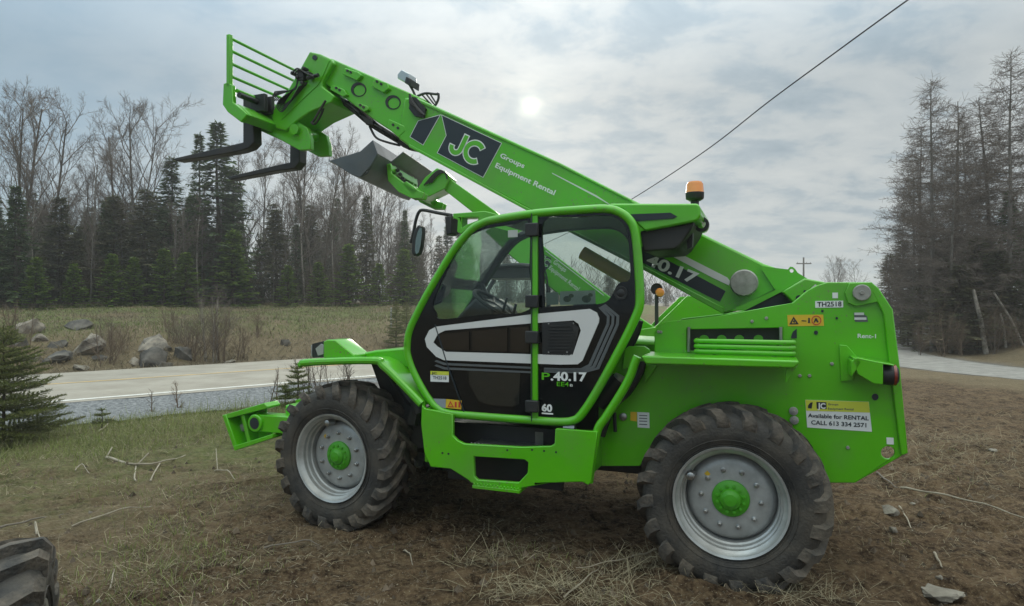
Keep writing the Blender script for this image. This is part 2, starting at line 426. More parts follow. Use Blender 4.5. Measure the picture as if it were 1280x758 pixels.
# rear mudguard tray with rails
tr = MB(); a, b = L(803, 446, .03), L(999, 446, .03); zt = a[2]; 
tr.prism([(a[0]-.01, zt+.005), (a[0]+.02, zt-.05), (b[0]-.03, zt-.045), (b[0], zt-.02), (b[0], zt+.003)], .03, .42)
tr.build('rear_mudguard', GREEN, TH, bevel=.016, seg=3)
br = MB(); 
for x in (983,): br.prism(T([(x, 458), (x+14, 458), (x+1, 478), (x-2, 478)], .10), .10, .13)
br.prism(T([(805, 456), (822, 456), (806, 480)], .38), .38, .418)
br.build_each('mudguard_bracket', GREEN, TH, bevel=.004)
for i, y in enumerate((427.5, 434.2, 441)):
    a, b = L(870, y, .30), L(992, y, .30); z = (a[2]+b[2])/2
    MB().tube([(a[0], .40, z), (a[0], .31, z), (a[0]+.02, .30, z), (b[0]-.02, .30, z), (b[0], .31, z), (b[0], .40, z)], .0165, 10).build('guard_rail', GREEN, TH)
rp = MB()
for x in (893, 968):
    a, b = L(x, 426, .315), L(x, 446, .315); rp.box((a[0]-.012, .305, b[2]), (a[0]+.012, .33, a[2]))
rp.build_each('rail_post', GREEN, TH)
# tail lamp holder at the rear
hd = MB(); hd.prism(T([(1049, 431), (1059, 432), (1072, 447), (1067, 476), (1051, 477)], .405), .402, .42)
hd.build('lamp_bracket_plate', GREEN, TH, bevel=.004)
ar = MB(); q = T([(1066, 449), (1072, 447), (1104, 454), (1104, 481), (1092, 480), (1072, 468)], .22)
ar.prism(q, .22, .232); q2 = T([(1066, 447), (1118, 456), (1118, 458), (1068, 450)], .22); ar.prism(q2, .22, .41)
ar.prism(T([(1062, 450), (1070, 447), (1075, 452), (1062, 470)], .3), .22, .41)
ar.build('lamp_bracket', GREEN, TH, bevel=.005)
c = L(1119, 469.5, .30); tl = MB()
tl.tube([(c[0]-.07, .31, c[2]), (c[0]-.012, .31, c[2])], .062, 24); tl.tube([(c[0]-.012, .31, c[2]), (c[0]+.004, .31, c[2])], .066, 24, mi=1); tl.tube([(c[0]+.004, .31, c[2]), (c[0]+.018, .31, c[2])], [.06, .045], 24)
tl.build('tail_lamp', [BLACK, REDL], TH)

# --- boom
BW0, BW1 = 1.08, 1.44
boom = MB().prism(T([(497, 173), (505, 122), (521, 122), (700, 203.5), (790, 249.5), (955, 330), (1003, 346), (1013, 360), (985, 372), (905, 393), (806, 338), (660, 262), (512, 184)], BW0), BW0, BW1)
BO = boom.build('boom_section', GREEN, TH, bevel=.02, seg=3)
rib = MB(); rib.prism(T([(905, 385), (800, 330), (655, 257.5), (512, 180.5), (512, 184.5), (655, 261.5), (806, 338.5), (905, 393)], BW0), BW0-.02, BW0)
rib.prism(T([(520, 123), (700, 204.5), (790, 250.5), (790, 253.5), (700, 208), (519, 126.5)], BW0), BW0-.012, BW0)
rib.build('boom_flange', GREEN, BO, bevel=.005)
tip = MB().prism(T([(408, 74), (414, 73), (470, 97.5), (530, 124), (530, 186), (508, 176.5), (470, 152), (404, 103)], BW0+.03), BW0+.03, BW1-.03)
TIP = tip.build('inner_boom_section', GREEN, TH, bevel=.012)
pd = MB()
for pts in ([(431, 85), (447, 90), (452, 94), (446, 101), (428, 93)], [(468, 98), (484, 104), (486, 111), (479, 116), (464, 108)], [(415, 106), (430, 112), (434, 119), (428, 121), (412, 112)], [(446, 128), (460, 133), (461, 137), (455, 140), (443, 132)], [(486, 149), (506, 158), (506, 164), (498, 172), (484, 160)]):
    pd.prism(T(pts, BW0-.005), BW0-.005, BW0+.04)
pd.build_each('wear_pad', GREEN, TIP, bevel=.006)
bt = MB()
for x, y in ((434, 88.5), (438, 90.5), (471, 102), (476, 105), (420, 110), (424, 112.5), (450, 131.5), (454, 134), (491, 156), (497, 160)):
    bt.prism(T(ring_pts((x, y), 1.6, 1.6, 10), BW0-.012), BW0-.012, BW0-.004)
for x, y in ((448, 112), (491, 128)):
    bt.prism(T(ring_pts((x, y), 9.5, 9, 24), BW0+.024), BW0+.024, BW0+.031, holes=[T(ring_pts((x+1, y+1), 7.3, 6.8, 24), BW0+.024)])
bt.build_each('pad_bolt', DARK, TIP, smooth=False)
ch2 = MB(); ch2.prism(T([(424, 121), (440, 131), (462, 150), (492, 169), (508, 180), (513, 186), (503, 184), (486, 171), (462, 158), (449, 146), (428, 130)], BW0+.08), BW0+.08, BW1-.1)
ch2.prism(T([(450, 144), (466, 150), (467, 157), (457, 156)], BW0+.04), BW0+.04, BW0+.1)
ch2.build('hose_carrier', DARK, TIP, bevel=.01)
hs = MB()
for d in (0, 2.5, 5): hs.tube(smooth_path(T([(430, 126+d), (445, 138+d), (462, 152+d), (488, 168+d), (512, 184+d*.6)], BW0+.06+d*.01)), .010, 6)
for x, y in ((431, 124), (449, 140), (466, 152), (478, 161), (494, 171)): hs.box(L(x, y, BW0+.03), L(x+6, y+7, BW0+.12))
hs.tube(smooth_path(T([(462, 158), (470, 172), (484, 178), (500, 182)], BW0+.1)), .012, 6)
hs.build('hose', HOSE, TIP)
# rear end of the boom
hp = MB(); hp.prism(T([(953, 333), (985, 337), (987.5, 333.6), (991, 334), (994, 336.5), (997, 341), (1005, 346), (985, 358), (973, 365), (968, 361), (952, 337)], BW0-.05), BW0-.05, BW0, holes=[T(ring_pts((989.6, 338.6), 2.5, 2.5, 14), BW0-.05)])
hp.prism(T([(913, 389), (920, 385), (973, 361), (1003, 345.5), (1009, 348), (975, 366), (931, 388.5)], BW0-.16), BW0-.16, BW0)
hp.prism(T([(952, 334), (969, 361), (920, 386), (940, 360)], BW0-.02), BW0-.02, BW0)
hp.build_each('boom_rear_cheek', GREEN, BO)
hq = MB(); hq.prism(T([(978, 365), (1006, 348), (1034, 353.5), (1020, 372), (994, 381)], .6), .6, 1.05)
hq.build('boom_foot', GREEN, BO, bevel=.01)
MB().prism(T([(926, 391), (975, 366), (992, 379), (960, 386)], .95), .95, 1.04).build('boom_recess_shade', NAVY, BO, smooth=False)  # dark block filling the opening, its colour stands in for the shadow inside
c = L(930, 354, BW0-.11); MB().lathe([(BW0, .078), (BW0-.06, .078), (BW0-.075, .102), (BW0-.11, .104), (BW0-.125, .094), (BW0-.13, .03), (BW0-.131, .001)], 40, (c[0], 0, c[2])).build('boom_hinge_cap', CAPG, BO)
c = L(1018, 365, .59); MB().tube([L(1012, 371, .56), L(1024, 360, .56)], .035, 14).build('lock_pin', CAPG, BO)
fh = MB()
for x, y, r in ((998.5, 373, 4), (1006, 364.5, 1.8)): fh.prism(T(ring_pts((x, y), r, r*.95), .594), .594, .6)
fh.build_each('foot_opening', NAVY, BO, smooth=False)
# decals on the boom side
def stroke_poly(pts, w):
    P = [Vector(q) for q in pts]; n = len(P); Lf, Rt = [], []
    for i in range(n):
        t = (P[min(i+1, n-1)] - P[max(i-1, 0)]).normalized(); m = Vector((-t.y, t.x))*w*.5; Lf.append(P[i]+m); Rt.append(P[i]-m)
    return Lf + Rt[::-1]
def big_letters(fr, o, a, h, w, parent, wd=.20):
    O, A_, H_ = [Vector((p[0], p[2])) for p in fr.T([o, a, h], w)]; d = (A_-O).normalized(); up = Vector((-d.y, d.x)); hh = (H_-O).dot(up)
    arc = lambda cx, cy, rx, ry, a0, a1, k: [(cx+rx*math.cos(math.radians(a0+(a1-a0)*i/k)), cy+ry*math.sin(math.radians(a0+(a1-a0)*i/k))) for i in range(k+1)]
    for ext, ww, dz, m, nm in ((.05, wd+.10, 0, WHITE, 'letter_outline'), (0, wd, .0018, GREEN, 'letter')):
        J = [(.50, 1+ext), (.50, .6), (.50, .36)] + arc(.265, .345, .235, .235, -8, -172, 12) + [(.03, .36+ext)]
        C_ = arc(1.17, .5, .42, .40, 46-ext*110, 314+ext*110, 22)
        for g in (J, C_):
            q = [O + d*(x*hh) + up*(y*hh) for x, y in stroke_poly(g, ww)]
            MB().prism([tuple(v) for v in q], w-dz-.0015, w-dz).build(nm, m, parent, smooth=False)
DW = BW0 - .003
def logo(fr, w, P, parent, scale=1):
    """house-shaped mark; P maps the photograph's decal pixels onto the panel"""
    g = lambda pts: [P(x, y, w) for x, y in pts]
    l1 = [(512, 171.5), (522.5, 151), (551, 143.2), (529, 182)]; r1 = [(551.5, 143.2), (627.5, 179), (604, 222.5), (546, 191.5), (557.5, 169.5)]
    MB().prism(g(l1), w, w+.003).prism(g(r1), w, w+.003).build('logo_outline', WHITE, parent, smooth=False)
    def inset(p, d):
        cx = sum(q[0] for q in p)/len(p); cy = sum(q[1] for q in p)/len(p)
        out = []
        n = len(p)
        for i in range(n):
            a, b, c = Vector(p[i-1]), Vector(p[i]), Vector(p[(i+1) % n])
            e1 = (b-a).normalized(); e2 = (c-b).normalized()
            n1 = Vector((-e1.y, e1.x)); n2 = Vector((-e2.y, e2.x))
            m = (n1+n2); m = m/max(.3, m.length_squared)*2
            out.append(tuple(b + m*d*.5*1.0))
        return out
    MB().prism(g(inset(l1, 1.5 if _area(l1) > 0 else -1.5)), w-.002, w).prism(g(inset(r1, 1.5 if _area(r1) > 0 else -1.5)), w-.002, w).build('logo_panel', NAVY, parent, smooth=False)
def _area(p): return sum(p[k][0]*p[(k+1) % len(p)][1]-p[(k+1) % len(p)][0]*p[k][1] for k in range(len(p)))
logo(A, DW, L, BO)
big_letters(A, (560.2, 190.4), (601, 211.2), (573.6, 164.8), DW-.0035, BO)
lettering(A, 'Groups', (624.5, 196.5), (654.5, 210.5), (627.2, 191.5), DW-.0005, WHITE, BO, .026)
lettering(A, 'Equipment Rental', (618.5, 209), (692.5, 244.2), (621, 203.4), DW-.0005, WHITE, BO, .026)
MB().prism(T([(690, 216), (745, 244), (763, 256), (765, 258), (744, 246), (690, 217.2)], DW), DW, BW0).build('pinstripe', SILVERP, BO, smooth=False)
MB().prism(T([(800, 307), (907, 364), (900, 377.5), (884, 370), (800, 327)], DW), DW, BW0).build('number_band', NAVY, BO, smooth=False)
MB().prism(T([(822, 311), (838, 311), (909, 347), (913, 352), (911, 357), (890, 347)], DW), DW, BW0).build('white_band', SILVERP, BO, smooth=False)
lettering(A, '40.17', (806.5, 330), (868.5, 355.5), (811, 317), DW-.002, WHITE, BO, .03)
# hose guide and work lamp on top of the boom
gd = MB()
for k in range(6):
    f = k/5; gd.tube(smooth_path(T([(512, 118+f*10), (516+f*7, 128+f*9), (524+f*5, 140+f*3), (531, 144)], BW0-.05)), .012, 6)
gd.tube(smooth_path(T([(519, 122), (531, 117), (545, 118), (548, 117)], BW0+.1)), .012, 6); gd.tube(smooth_path(T([(548, 117), (548, 124), (544, 132), (538, 137)], BW0+.1)), .012, 6)
for x0, x1 in ((527, 541), (533, 543), (538, 545)): gd.tube(T([(x0, 118), (x1, 133-(x1-541))], BW0+.1), .008, 5)
gd.prism(T([(513, 121), (520, 122), (532, 136), (529, 147), (518, 145), (511, 136)], BW0-.03), BW0-.03, BW0)
gd.build('hose_guide', BLACK, BO)
wk = MB(); wk.prism(T([(498, 94), (503, 88), (513, 93), (513, 102), (509, 105), (498, 99)], BW0+.15), BW0+.13, BW0+.27, mi=1)
wk.tube(T([(510, 103), (516, 113), (520, 122)], BW0+.2), .014, 6); wk.prism(T([(508, 96), (514, 99), (513, 108), (506, 104)], BW0+.12), BW0+.11, BW0+.29)
wk.build('work_lamp', [BLACK, LENS], BO, bevel=.008)

# --- boom head, tilt cylinder, carriage and forks
HEAD = MB().prism(T([(387, 64.5), (400, 67.5), (414, 74), (416, 79), (403, 101), (402, 108), (418, 120), (414, 128), (386, 141), (370, 152), (357, 164), (345, 161), (340, 152), (339, 142), (347, 128), (360, 112), (374, 88)], 1.05), 1.05, 1.47).build('boom_head', GREEN, TH, bevel=.012)
dt = MB(); dt.prism(T([(400, 70), (412, 76), (402, 99), (398, 106), (362, 140), (352, 150), (349, 147), (380, 112)], 1.045), 1.043, 1.05)
dt.build('head_stiffener', GREEN, HEAD, bevel=.003)
db = MB(); db.prism(T(ring_pts((393, 72), 3, 3), 1.04), 1.042, 1.05); db.build('head_opening', NAVY, HEAD, smooth=False)
ho = MB()
for k in range(5): ho.tube(smooth_path(T([(365+k*3, 92+k), (372+k*2, 86+k*2), (383+k*2, 92), (392, 96+k)], .98+.02*k)), .009, 6)
for k in range(4): ho.tube(smooth_path(T([(344+2*k, 126), (340+k, 122-k*2), (352, 117-k), (366+k, 112), (372, 104-k*2), (372+k*2, 96)], 1.0)), .006, 5)
for k in range(6): ho.tube(smooth_path(T([(352+3*k, 122-2*k), (346+k*2, 132-k), (352+k, 140-2*k), (362+2*k, 128-2*k), (374+k*2, 108-k)], .99+.01*k)), .006, 5)
for x, y in ((366, 92), (372, 97), (380, 86), (386, 92), (378, 104)): ho.lathe([(1.05, .02), (.985, .02), (.98, .012), (.98, .001)], 8, (L(x, y, 1.0)[0], 0, L(x, y, 1.0)[2]))
ho.box(L(372, 88, 1.0), L(384, 102, 1.06)); ho.tube(T([(384, 98), (398, 94)], 1.0), .02, 8)
ho.build('head_hydraulics', DARK, HEAD)
cy = MB(); cy.tube(T([(372, 168), (383, 148)], 1.26), .030, 12, mi=1); cy.tube(T([(383, 148), (406, 118)], 1.26), .05, 12)
cy.tube(T([(391, 153), (407, 126)], 1.0), .012, 8); cy.tube(smooth_path(T([(389, 153), (394, 155), (402, 142), (406, 128)], 1.1)), .012, 6)
cy.build('tilt_cylinder', [DARK, CHROME], TH)
CA = .65; CB = 1.88
car = MB()
side = T([(279, 105), (283, 103), (290, 106), (291, 128), (304, 138), (309, 143), (301, 153), (284, 140), (278, 131)], CA)
car.prism(side, CA, CA+.05); dz = [(x, z) for x, _, z in side]; car.prism(dz, CB-.05, CB)
car.prism(T([(283, 129), (292, 128), (305, 138), (309, 143), (301, 152), (285, 140)], CA), CA+.05, CB-.05)
lk = T([(338, 142), (357, 162), (372, 152), (384, 160), (388, 174), (388, 187), (374, 188), (352, 176), (326, 164), (312, 146), (322, 140)], 1.08)
car.prism(lk, 1.08, 1.14); car.prism([(x, z) for x, _, z in lk], 1.38, 1.44)
CAR = car.build('fork_carriage', GREEN, TH, bevel=.008)
a = L(368, 162, 1.05); MB().tube([(a[0], 1.04, a[2]), (a[0], 1.48, a[2])], .055, 18).build('carriage_pin', GREEN, CAR)
fb = L(290, 116, CA); MB().tube([(fb[0]+.06, CA+.03, fb[2]-.02), (fb[0]+.06, CB-.03, fb[2]-.02)], .028, 12).build('fork_shaft', BLACK, CAR)
gr = MB()
p0, p1 = L(284.5, 43, CA), L(284.5, 106, CA)
for w in (CA, CB-.045): gr.prism([(p0[0]-.018, p1[2]-.02), (p0[0]+.026, p1[2]-.02), (p0[0]+.026, p0[2]), (p0[0]-.018, p0[2])], w, w+.045)
for y in (47, 62.5, 78.5, 94.5):
    q = L(286, y, CA); gr.tube([(q[0], CA+.04, q[2]), (q[0], CB-.04, q[2])], .016, 8)
gr.tube([(fb[0]+.02, CA+.04, fb[2]+.03), (fb[0]+.02, CB-.04, fb[2]+.03)], .022, 8)
gr.build('load_backrest', GREEN, CAR, bevel=.004)
f1 = T([(215, 198.5), (303.5, 178), (303.5, 124), (307, 119), (316, 121), (317.5, 178), (311, 185), (300, 189), (254, 197), (220, 201.5)], .93)
MB().prism(f1, .93, 1.05).build('fork', FORK, CAR, bevel=.01)
f2 = T([(283, 221.5), (345, 206.5), (362, 203), (362.5, 160), (374, 160), (374.5, 203), (368, 211), (345, 214), (288, 225)], 1.58)
MB().prism(f2, 1.58, 1.70).build('fork', FORK, CAR, bevel=.01)
hk = MB(); a = L(304, 120, .9)
for w0 in (.92, 1.57):
    hk.box((fb[0]-.03, w0, fb[2]-.12), (fb[0]+.16, w0+.05, fb[2]+.06)); hk.box((fb[0]-.03, w0+.1, fb[2]-.12), (fb[0]+.16, w0+.15, fb[2]+.06))
hk.build_each('fork_hook', BLACK, CAR, bevel=.008)

# --- cab
CW, CF = .12, 1.0
outl = [(507, 432), (510, 412), (524, 382), (540, 353), (565, 312), (585, 288), (601, 277.5), (618, 272.5), (670, 264.5), (735, 259.5), (760, 259), (776, 263.5), (789, 274), (796, 290), (800, 330), (802, 375), (797, 396), (777, 437), (748, 490), (729, 519), (718, 528), (700, 530), (666, 528), (600, 523), (560, 519), (545, 512), (532, 497), (516, 468), (508, 446)]
def inset_poly(p, d):
    n = len(p); sg = 1 if _area(p) > 0 else -1; out = []
    for i in range(n):
        a, b, c = Vector(p[i-1]), Vector(p[i]), Vector(p[(i+1) % n])
        e1 = (b-a).normalized(); e2 = (c-b).normalized(); n1 = Vector((-e1.y, e1.x))*sg; n2 = Vector((-e2.y, e2.x))*sg
        m = n1+n2; out.append(tuple(b + m/max(.5, m.length_squared)*2*d*.5*1.0))
    return out
o2 = [(x, z) for x, _, z in T(outl, CW)]
mid = inset_poly(o2, .026); inn = inset_poly(o2, .045)
dense = lambda p: [(q[0], q[1]) for q in smooth_path([(a, b, 0) for a, b in p], True, 4)]
CAB = MB()
path = smooth_path([(a, CW+.01, b) for a, b in mid], True, 4); path.append(path[0]); path.append(path[1])
CAB.tube(path, .031, 10, caps=False)
bp0, bp1 = L(668.5, 266, CW), L(669.5, 526, CW); hw = .025
CAB.box((bp0[0]-hw, CW-.014, bp1[2]), (bp0[0]+hw, CW+.045, bp0[2]))
CABO = CAB.build('cab', GREEN, TH, ang=60)
smid = sum(p[0] for p in mid)/len(mid)
def pull(x): return x - .17*max(0, min(1, (x-smid-.05)/.45)) + .02*max(0, min(1, (smid-x)/.5))
CAB2 = MB(); path2 = [(pull(p[0]), CF, p[2]) for p in path]; CAB2.tube(path2, .04, 8, caps=False)
CAB2.tube([(mid[3][0]+.02, CF-.05, mid[3][1]), (mid[3][0]+.25, CF-.12, mid[3][1]-.42), (mid[0][0]+.32, CF-.2, mid[0][1]-.1)], .045, 8)
CAB2.build('far_cab_frame', BLACK, CABO)
holeF = dense([(x, z) for x, _, z in T([(541, 377), (559.3, 335), (581, 301), (592, 291.5), (611, 284.6), (640, 281), (660.5, 278.8), (661.4, 340), (661.4, 387), (605, 393.5), (551.4, 399), (544.5, 392)], CW)])
holeR = dense([(x, z) for x, _, z in T([(679.5, 276), (715, 272), (753, 269.5), (773, 274.5), (784, 290), (786.6, 320), (786.8, 348.8), (773, 354.7), (761, 374.5), (745.3, 380.6), (712, 382), (684, 383.2), (680, 379.5), (679.3, 330)], CW)])
side_p = MB(); di = dense(inn)
side_p.prism(di, CW+.005, CW+.03, holes=[holeF, holeR])
SIDE = side_p.build('side_panel', BLACKP, CABO, smooth=False)
MB().prism(holeF, CW+.012, CW+.018).build('door_window', GLASS, CABO, smooth=False)
MB().prism(holeR, CW+.012, CW+.018).build('rear_side_window', TINT, CABO, smooth=False)
# silver loop, grey stripes, vent grille
lo = [(531, 424), (536.5, 413), (545, 408.5), (664, 393.2), (737, 386.3), (746, 391), (749, 398), (748.6, 403), (728, 451), (722, 455.6), (700, 456), (555, 450.5), (545, 446), (533.5, 434)]
li = [(541.5, 428.5), (547, 418), (556, 413.4), (664, 404.4), (717, 400.8), (723, 405), (726, 413.5), (716, 443.5), (664, 443), (557, 440), (546.5, 433.5)]
SW = CW - .004
MB().prism(T(lo, SW), SW, CW+.005, holes=[T(li, SW)]).build('silver_surround', SILVERP, CABO, smooth=False)
sp = MB()
for k, d in enumerate((4.5, 10.5, 16.5)):
    a = [(746+d*.45, 386-d*.25), (754+d, 396), (753.5+d, 405), (732+d*.8, 454+d*.35), (724+d*.3, 459.5+d*.27), (700, 459.5+d*.27), (680, 458.8+d*.27), (680, 461.4+d*.27), (702, 462.2+d*.27), (726+d*.3, 462+d*.27), (735.5+d*.8, 456+d*.35), (757+d, 406), (757.5+d, 395), (749+d*.45, 384.5-d*.25)]
    sp.prism(T(a, SW), SW+.001, CW+.005)
for d in (0, 5.5): sp.prism(T([(545, 450.5+d), (556, 454+d), (664, 459+d), (664, 461.3+d), (555, 456.6+d), (543, 452+d)], SW), SW+.001, CW+.005)
sp.build('grey_stripe', GREYDEC, CABO, smooth=False)
vg = MB(); vg.prism(T([(678, 403), (716, 402), (724, 411), (716, 442), (712, 444.5), (678, 443.5)], CW), SW, CW+.005)
for k in range(9):
    y = 407 + k*3.9; vg.prism(T([(685, y), (714+min(k, 3)*1.8-max(0, k-4)*1.6, y-.3), (714+min(k, 3)*1.8-max(0, k-4)*1.6, y+1.6), (685, y+1.9)], SW), SW-.008, SW)
vg.build('vent_grille', BLACK, CABO, smooth=False)
gv = MB()
for x, y in ((686, 405), (717, 404.5), (686, 440.5), (709, 440.5)):
    c = L(x, y, SW); gv.lathe([(SW, .006), (SW-.009, .005), (SW-.011, .001)], 8, (c[0], 0, c[2]))
gv.build('grille_screw', STEEL, CABO)
ds = MB(); 
ds.prism(T([(664.2, 267), (665.2, 267), (665.2, 527), (664.2, 527)], CW-.016), CW-.022, CW+.004)
ds.prism(T([(543, 406), (544.4, 406), (562, 463), (583, 522), (581.8, 522), (560.6, 463)], SW), SW-.001, CW+.004)
ds.build('door_seam', NAVY, CABO, smooth=False)
dg_ = MB(); dg_.prism(T([(586, 461), (650, 464), (649, 505), (640, 508.5), (611, 506.5), (598, 501), (586, 480)], SW), SW+.002, CW+.005); dg_.build('lower_door_glass', mat('door_glass', (.014, .016, .015), .04, coat=.4), CABO, smooth=False)
mg = MB()
for pts in ([(549, 418), (570, 416.5), (586, 414.5), (586, 438), (556, 437), (548, 431)], [(590, 414), (634, 410.5), (634, 439.5), (590, 438.3)], [(638, 410), (661, 408.5), (661, 440.5), (638, 439.8)]): mg.prism(T(pts, SW), SW+.002, CW+.005)
mg.build('slot_glass', mat('slot_glass', (.012, .009, .008), .04, coat=.4), CABO, smooth=False)
hn = MB()
for y in (287, 377, 422, 508.5):
    a, b = L(656, y-8, CW-.05), L(673, y+8, CW-.05)
    hn.box((a[0], CW-.05, b[2]), (b[0]-.004, CW-.015, a[2]))
hn.build_each('door_hinge', BLACK, CABO, bevel=.008)
c = L(776, 366.5, CW); MB().lathe([(CW+.005, .048), (CW-.006, .046), (CW-.006, .034), (CW-.002, .030), (CW-.006, .02), (CW-.008, .001)], 28, (c[0], 0, c[2])).build('lock_boss', BLACK, CABO)
lettering(A, 'P', (677, 474.6), (687.5, 475.2), (677, 466), SW-.001, GREEN, CABO, .015); lettering(A, '.40.17', (688.3, 475.4), (733.5, 476.6), (688.3, 465.2), SW-.001, WHITE, CABO, .035)
lettering(A, 'EE4', (696, 482.8), (711, 483.4), (696, 477.4), SW+.003, GREEN, CABO, .01); lettering(A, 'B', (712.4, 483.3), (716, 483.5), (712.4, 480.2), SW+.003, WHITE, CABO, .0)
lettering(A, '60', (677, 513.8), (690.2, 514.8), (677, 505.4), SW+.003, WHITE, CABO, .045); MB().prism(T([(677, 516), (691, 517), (691, 518.6), (677, 517.8)], SW), SW+.003, CW+.004).build('badge_bar', WHITE, CABO, smooth=False)
sk = patch(A, [(538, 464), (561, 464.8), (561, 478), (538, 477.2)], SW+.002, WHITE, CABO, 'number_sticker')
patch(A, [(538, 464), (561, 464.8), (561, 469.3), (538, 468.5)], SW, LIME, CABO, 'sticker_banner'); lettering(A, 'TH2518', (541, 474), (558, 474.7), (541, 470.2), SW, NAVY, CABO, .015)
lettering(A, 'JC', (539.5, 467.8), (546, 468), (539.5, 465.3), SW-.002, NAVY, CABO, .03)
patch(A, [(541.5, 498.5), (557, 499), (557, 510.5), (549, 509)], SW+.002, mat('pale_sticker', (.28, .30, .36), .5), CABO, 'pale_sticker')
patch(A, [(557.5, 499), (577, 501), (576.5, 512), (557, 510)], SW+.002, YELLOW, CABO, 'warning_sticker')
pc = MB(); pc.prism(T([(563, 501.5), (567.5, 509.6), (559.5, 508.6)], SW), SW, SW+.002, holes=[T([(563, 504), (565.6, 508.4), (561, 507.8)], SW)])
for x in (569.5, 574.2): pc.prism(T([(x-1.1, 502.5), (x+1.1, 502.7), (x+1.2, 509.8), (x-1.2, 509.5)], SW), SW, SW+.002)
pc.build_each('warning_pictogram', RED, CABO, smooth=False)
patch(A, [(635, 288), (647, 287.6), (647, 296.5), (635, 297)], CW+.009, mat('window_tag', (.5, .52, .5), .6), CABO, 'window_tag')
pap = patch(A, [(700, 364.5), (744, 363), (744.5, 380), (700, 381.5)], CW+.022, mat('paper', (.62, .64, .62), .7, col2=(.5, .52, .5)), CABO, 'leaflet')
lp = MB()
for x, y, r in ((709, 374, 5), (714, 370, 3.2), (733, 374, 6), (738, 369, 3)): lp.prism(T(ring_pts((x, y), r, r*.8, 9), CW+.02), CW+.0195, CW+.022)
lp.build('leaflet_picture', mat('leaflet_ink', (.13, .17, .09), .7, col2=(.06, .07, .06), vscale=40), CABO, smooth=False)
MB().prism(T([(682, 366), (698, 365.5), (698, 381), (684, 381.5)], CW+.022), CW+.02, CW+.022).build('tax_disc', mat('faded_paper', (.36, .40, .38), .7), CABO, smooth=False)
# cab floor, roof, rear wall, front and far glass
def span(i0, i1, ins, w0, w1, name, m, th=.03):
    """strip of cab shell lofted from the near outline to the narrower far one"""
    a = inset_poly(o2, ins); b = inset_poly(o2, ins+th); n = len(o2); q = MB()
    loop = [a[k % n] for k in range(i0, i1+1)] + [b[k % n] for k in range(i1, i0-1, -1)]
    N_ = [(x, w0, z) for x, z in loop]; F_ = [(pull(x), w1, z) for x, z in loop]; k = len(loop)
    q.v = N_ + F_; q.f = [tuple(range(k)), tuple(range(2*k-1, k-1, -1))] + [(i, (i+1) % k, (i+1) % k + k, i+k) for i in range(k)]; q.m = [0]*len(q.f)
    return q.build(name, m, CABO)
span(7, 12, -.01, CW+.02, CF-.01, 'roof_panel', GREEN, .05)
span(7, 12, .045, CW+.05, CF-.04, 'headliner', BLACK, .03)
span(19, 28, .02, CW+.03, CF-.02, 'floor_pan', BLACK, .02)
span(14, 19, .035, CW+.06, CF-.06, 'rear_window', TINT, .006)
span(1, 6, .03, CW+.05, CF-.05, 'windscreen', GLASS, .006)
low = [(x, z) for x, _, z in T([(545, 446), (664, 455), (777, 440), (722, 522), (560, 515)], CW)]
MB().prism([(pull(x), z) for x, z in low], CF-.005, CF+.02).build('far_lower_panel', BLACK, CABO)
ins_ = MB()
ins_.prism(T([(575, 398), (600, 372), (622, 386), (628, 420), (575, 440)], .45), .35, .9); ins_.box(L(580, 430, .5), L(640, 500, .5)); 
ins_.build('dashboard', BLACK, CABO, bevel=.03)
se = MB(); se.prism(T([(648, 420), (722, 418), (724, 436), (648, 438)], .4), .35, .82); se.prism(T([(706, 420), (716, 378), (732, 377), (734, 420)], .4), .37, .80)
se.build('driver_seat', SEATM, CABO, bevel=.04)
stw = MB(); cc = Vector(L(618, 380, .55)); nrm = Vector((.55, 0, .83)).normalized(); xa = Vector((0, 1, 0)); ya = nrm.cross(xa)
rp_ = [cc + xa*.19*math.cos(a) + ya*.19*math.sin(a) for a in [2*PI*k/28 for k in range(30)]]
stw.tube(rp_, .016, 8, caps=False); stw.tube([cc - nrm*.3, cc], .03, 8)
for a in (.5, 2.6, 4.7): stw.tube([cc, cc + xa*.19*math.cos(a) + ya*.19*math.sin(a)], .012, 6)
stw.build('steering_wheel', BLACK, CABO)
lv = MB(); 
for q in ((600, 372, 596, 392), (634, 372, 628, 392), (645, 380, 640, 402)): lv.tube([L(q[0], q[1], .42), L(q[2], q[3], .45)], .011, 6)
lv.tube([L(600, 370, .42), L(600, 375, .42)], .02, 8); lv.build_each('control_lever', BLACK, CABO)
im = MB(); im.prism(T([(541, 364), (553, 354), (557, 357.5), (552, 378), (543, 382), (537, 377)], .2), .2, .22); im.build('inside_mirror', BLACK, CABO, bevel=.006)
MB().prism(T([(542, 365.5), (553, 356), (555, 359), (551, 376), (543.5, 379.5), (539.5, 376)], .197), .197, .199).build('mirror_pane', MIRROR, CABO, smooth=False)
# rear roof canopy with dark lower housing
MB().prism(T([(752, 258), (764, 254.5), (872, 254.5), (875, 258), (876, 270), (872, 276), (848, 281), (806, 289), (797, 281), (778, 262)], .2), .2, .98).build('roof_canopy', GREEN, CABO, bevel=.015)
MB().prism(T([(787, 268), (838, 266), (846, 270.5), (842, 273), (792, 277)], .19), .192, .201).build('canopy_grille', NAVY, CABO, smooth=False)
MB().prism(T([(800, 289), (850, 281), (868, 277.5), (864, 287), (851, 306), (843, 312), (804, 315)], .25), .25, .95).build('canopy_housing', BLACK, CABO, bevel=.012)
bc = L(868.5, 251.5, .55); be = MB()
be.lathe([(0, .04), (.012, .06), (.02, .064), (.06, .066)], 24, bc, axis='z', caps=True); be.lathe([(.06, .066), (.065, .063), (.12, .060), (.138, .048), (.146, .001)], 24, bc, mi=1, axis='z')
be.tube([(bc[0], bc[1], bc[2]-.08), (bc[0], bc[1], bc[2])], .03, 10)
be.build('beacon', [BLACK, AMBER], CABO)
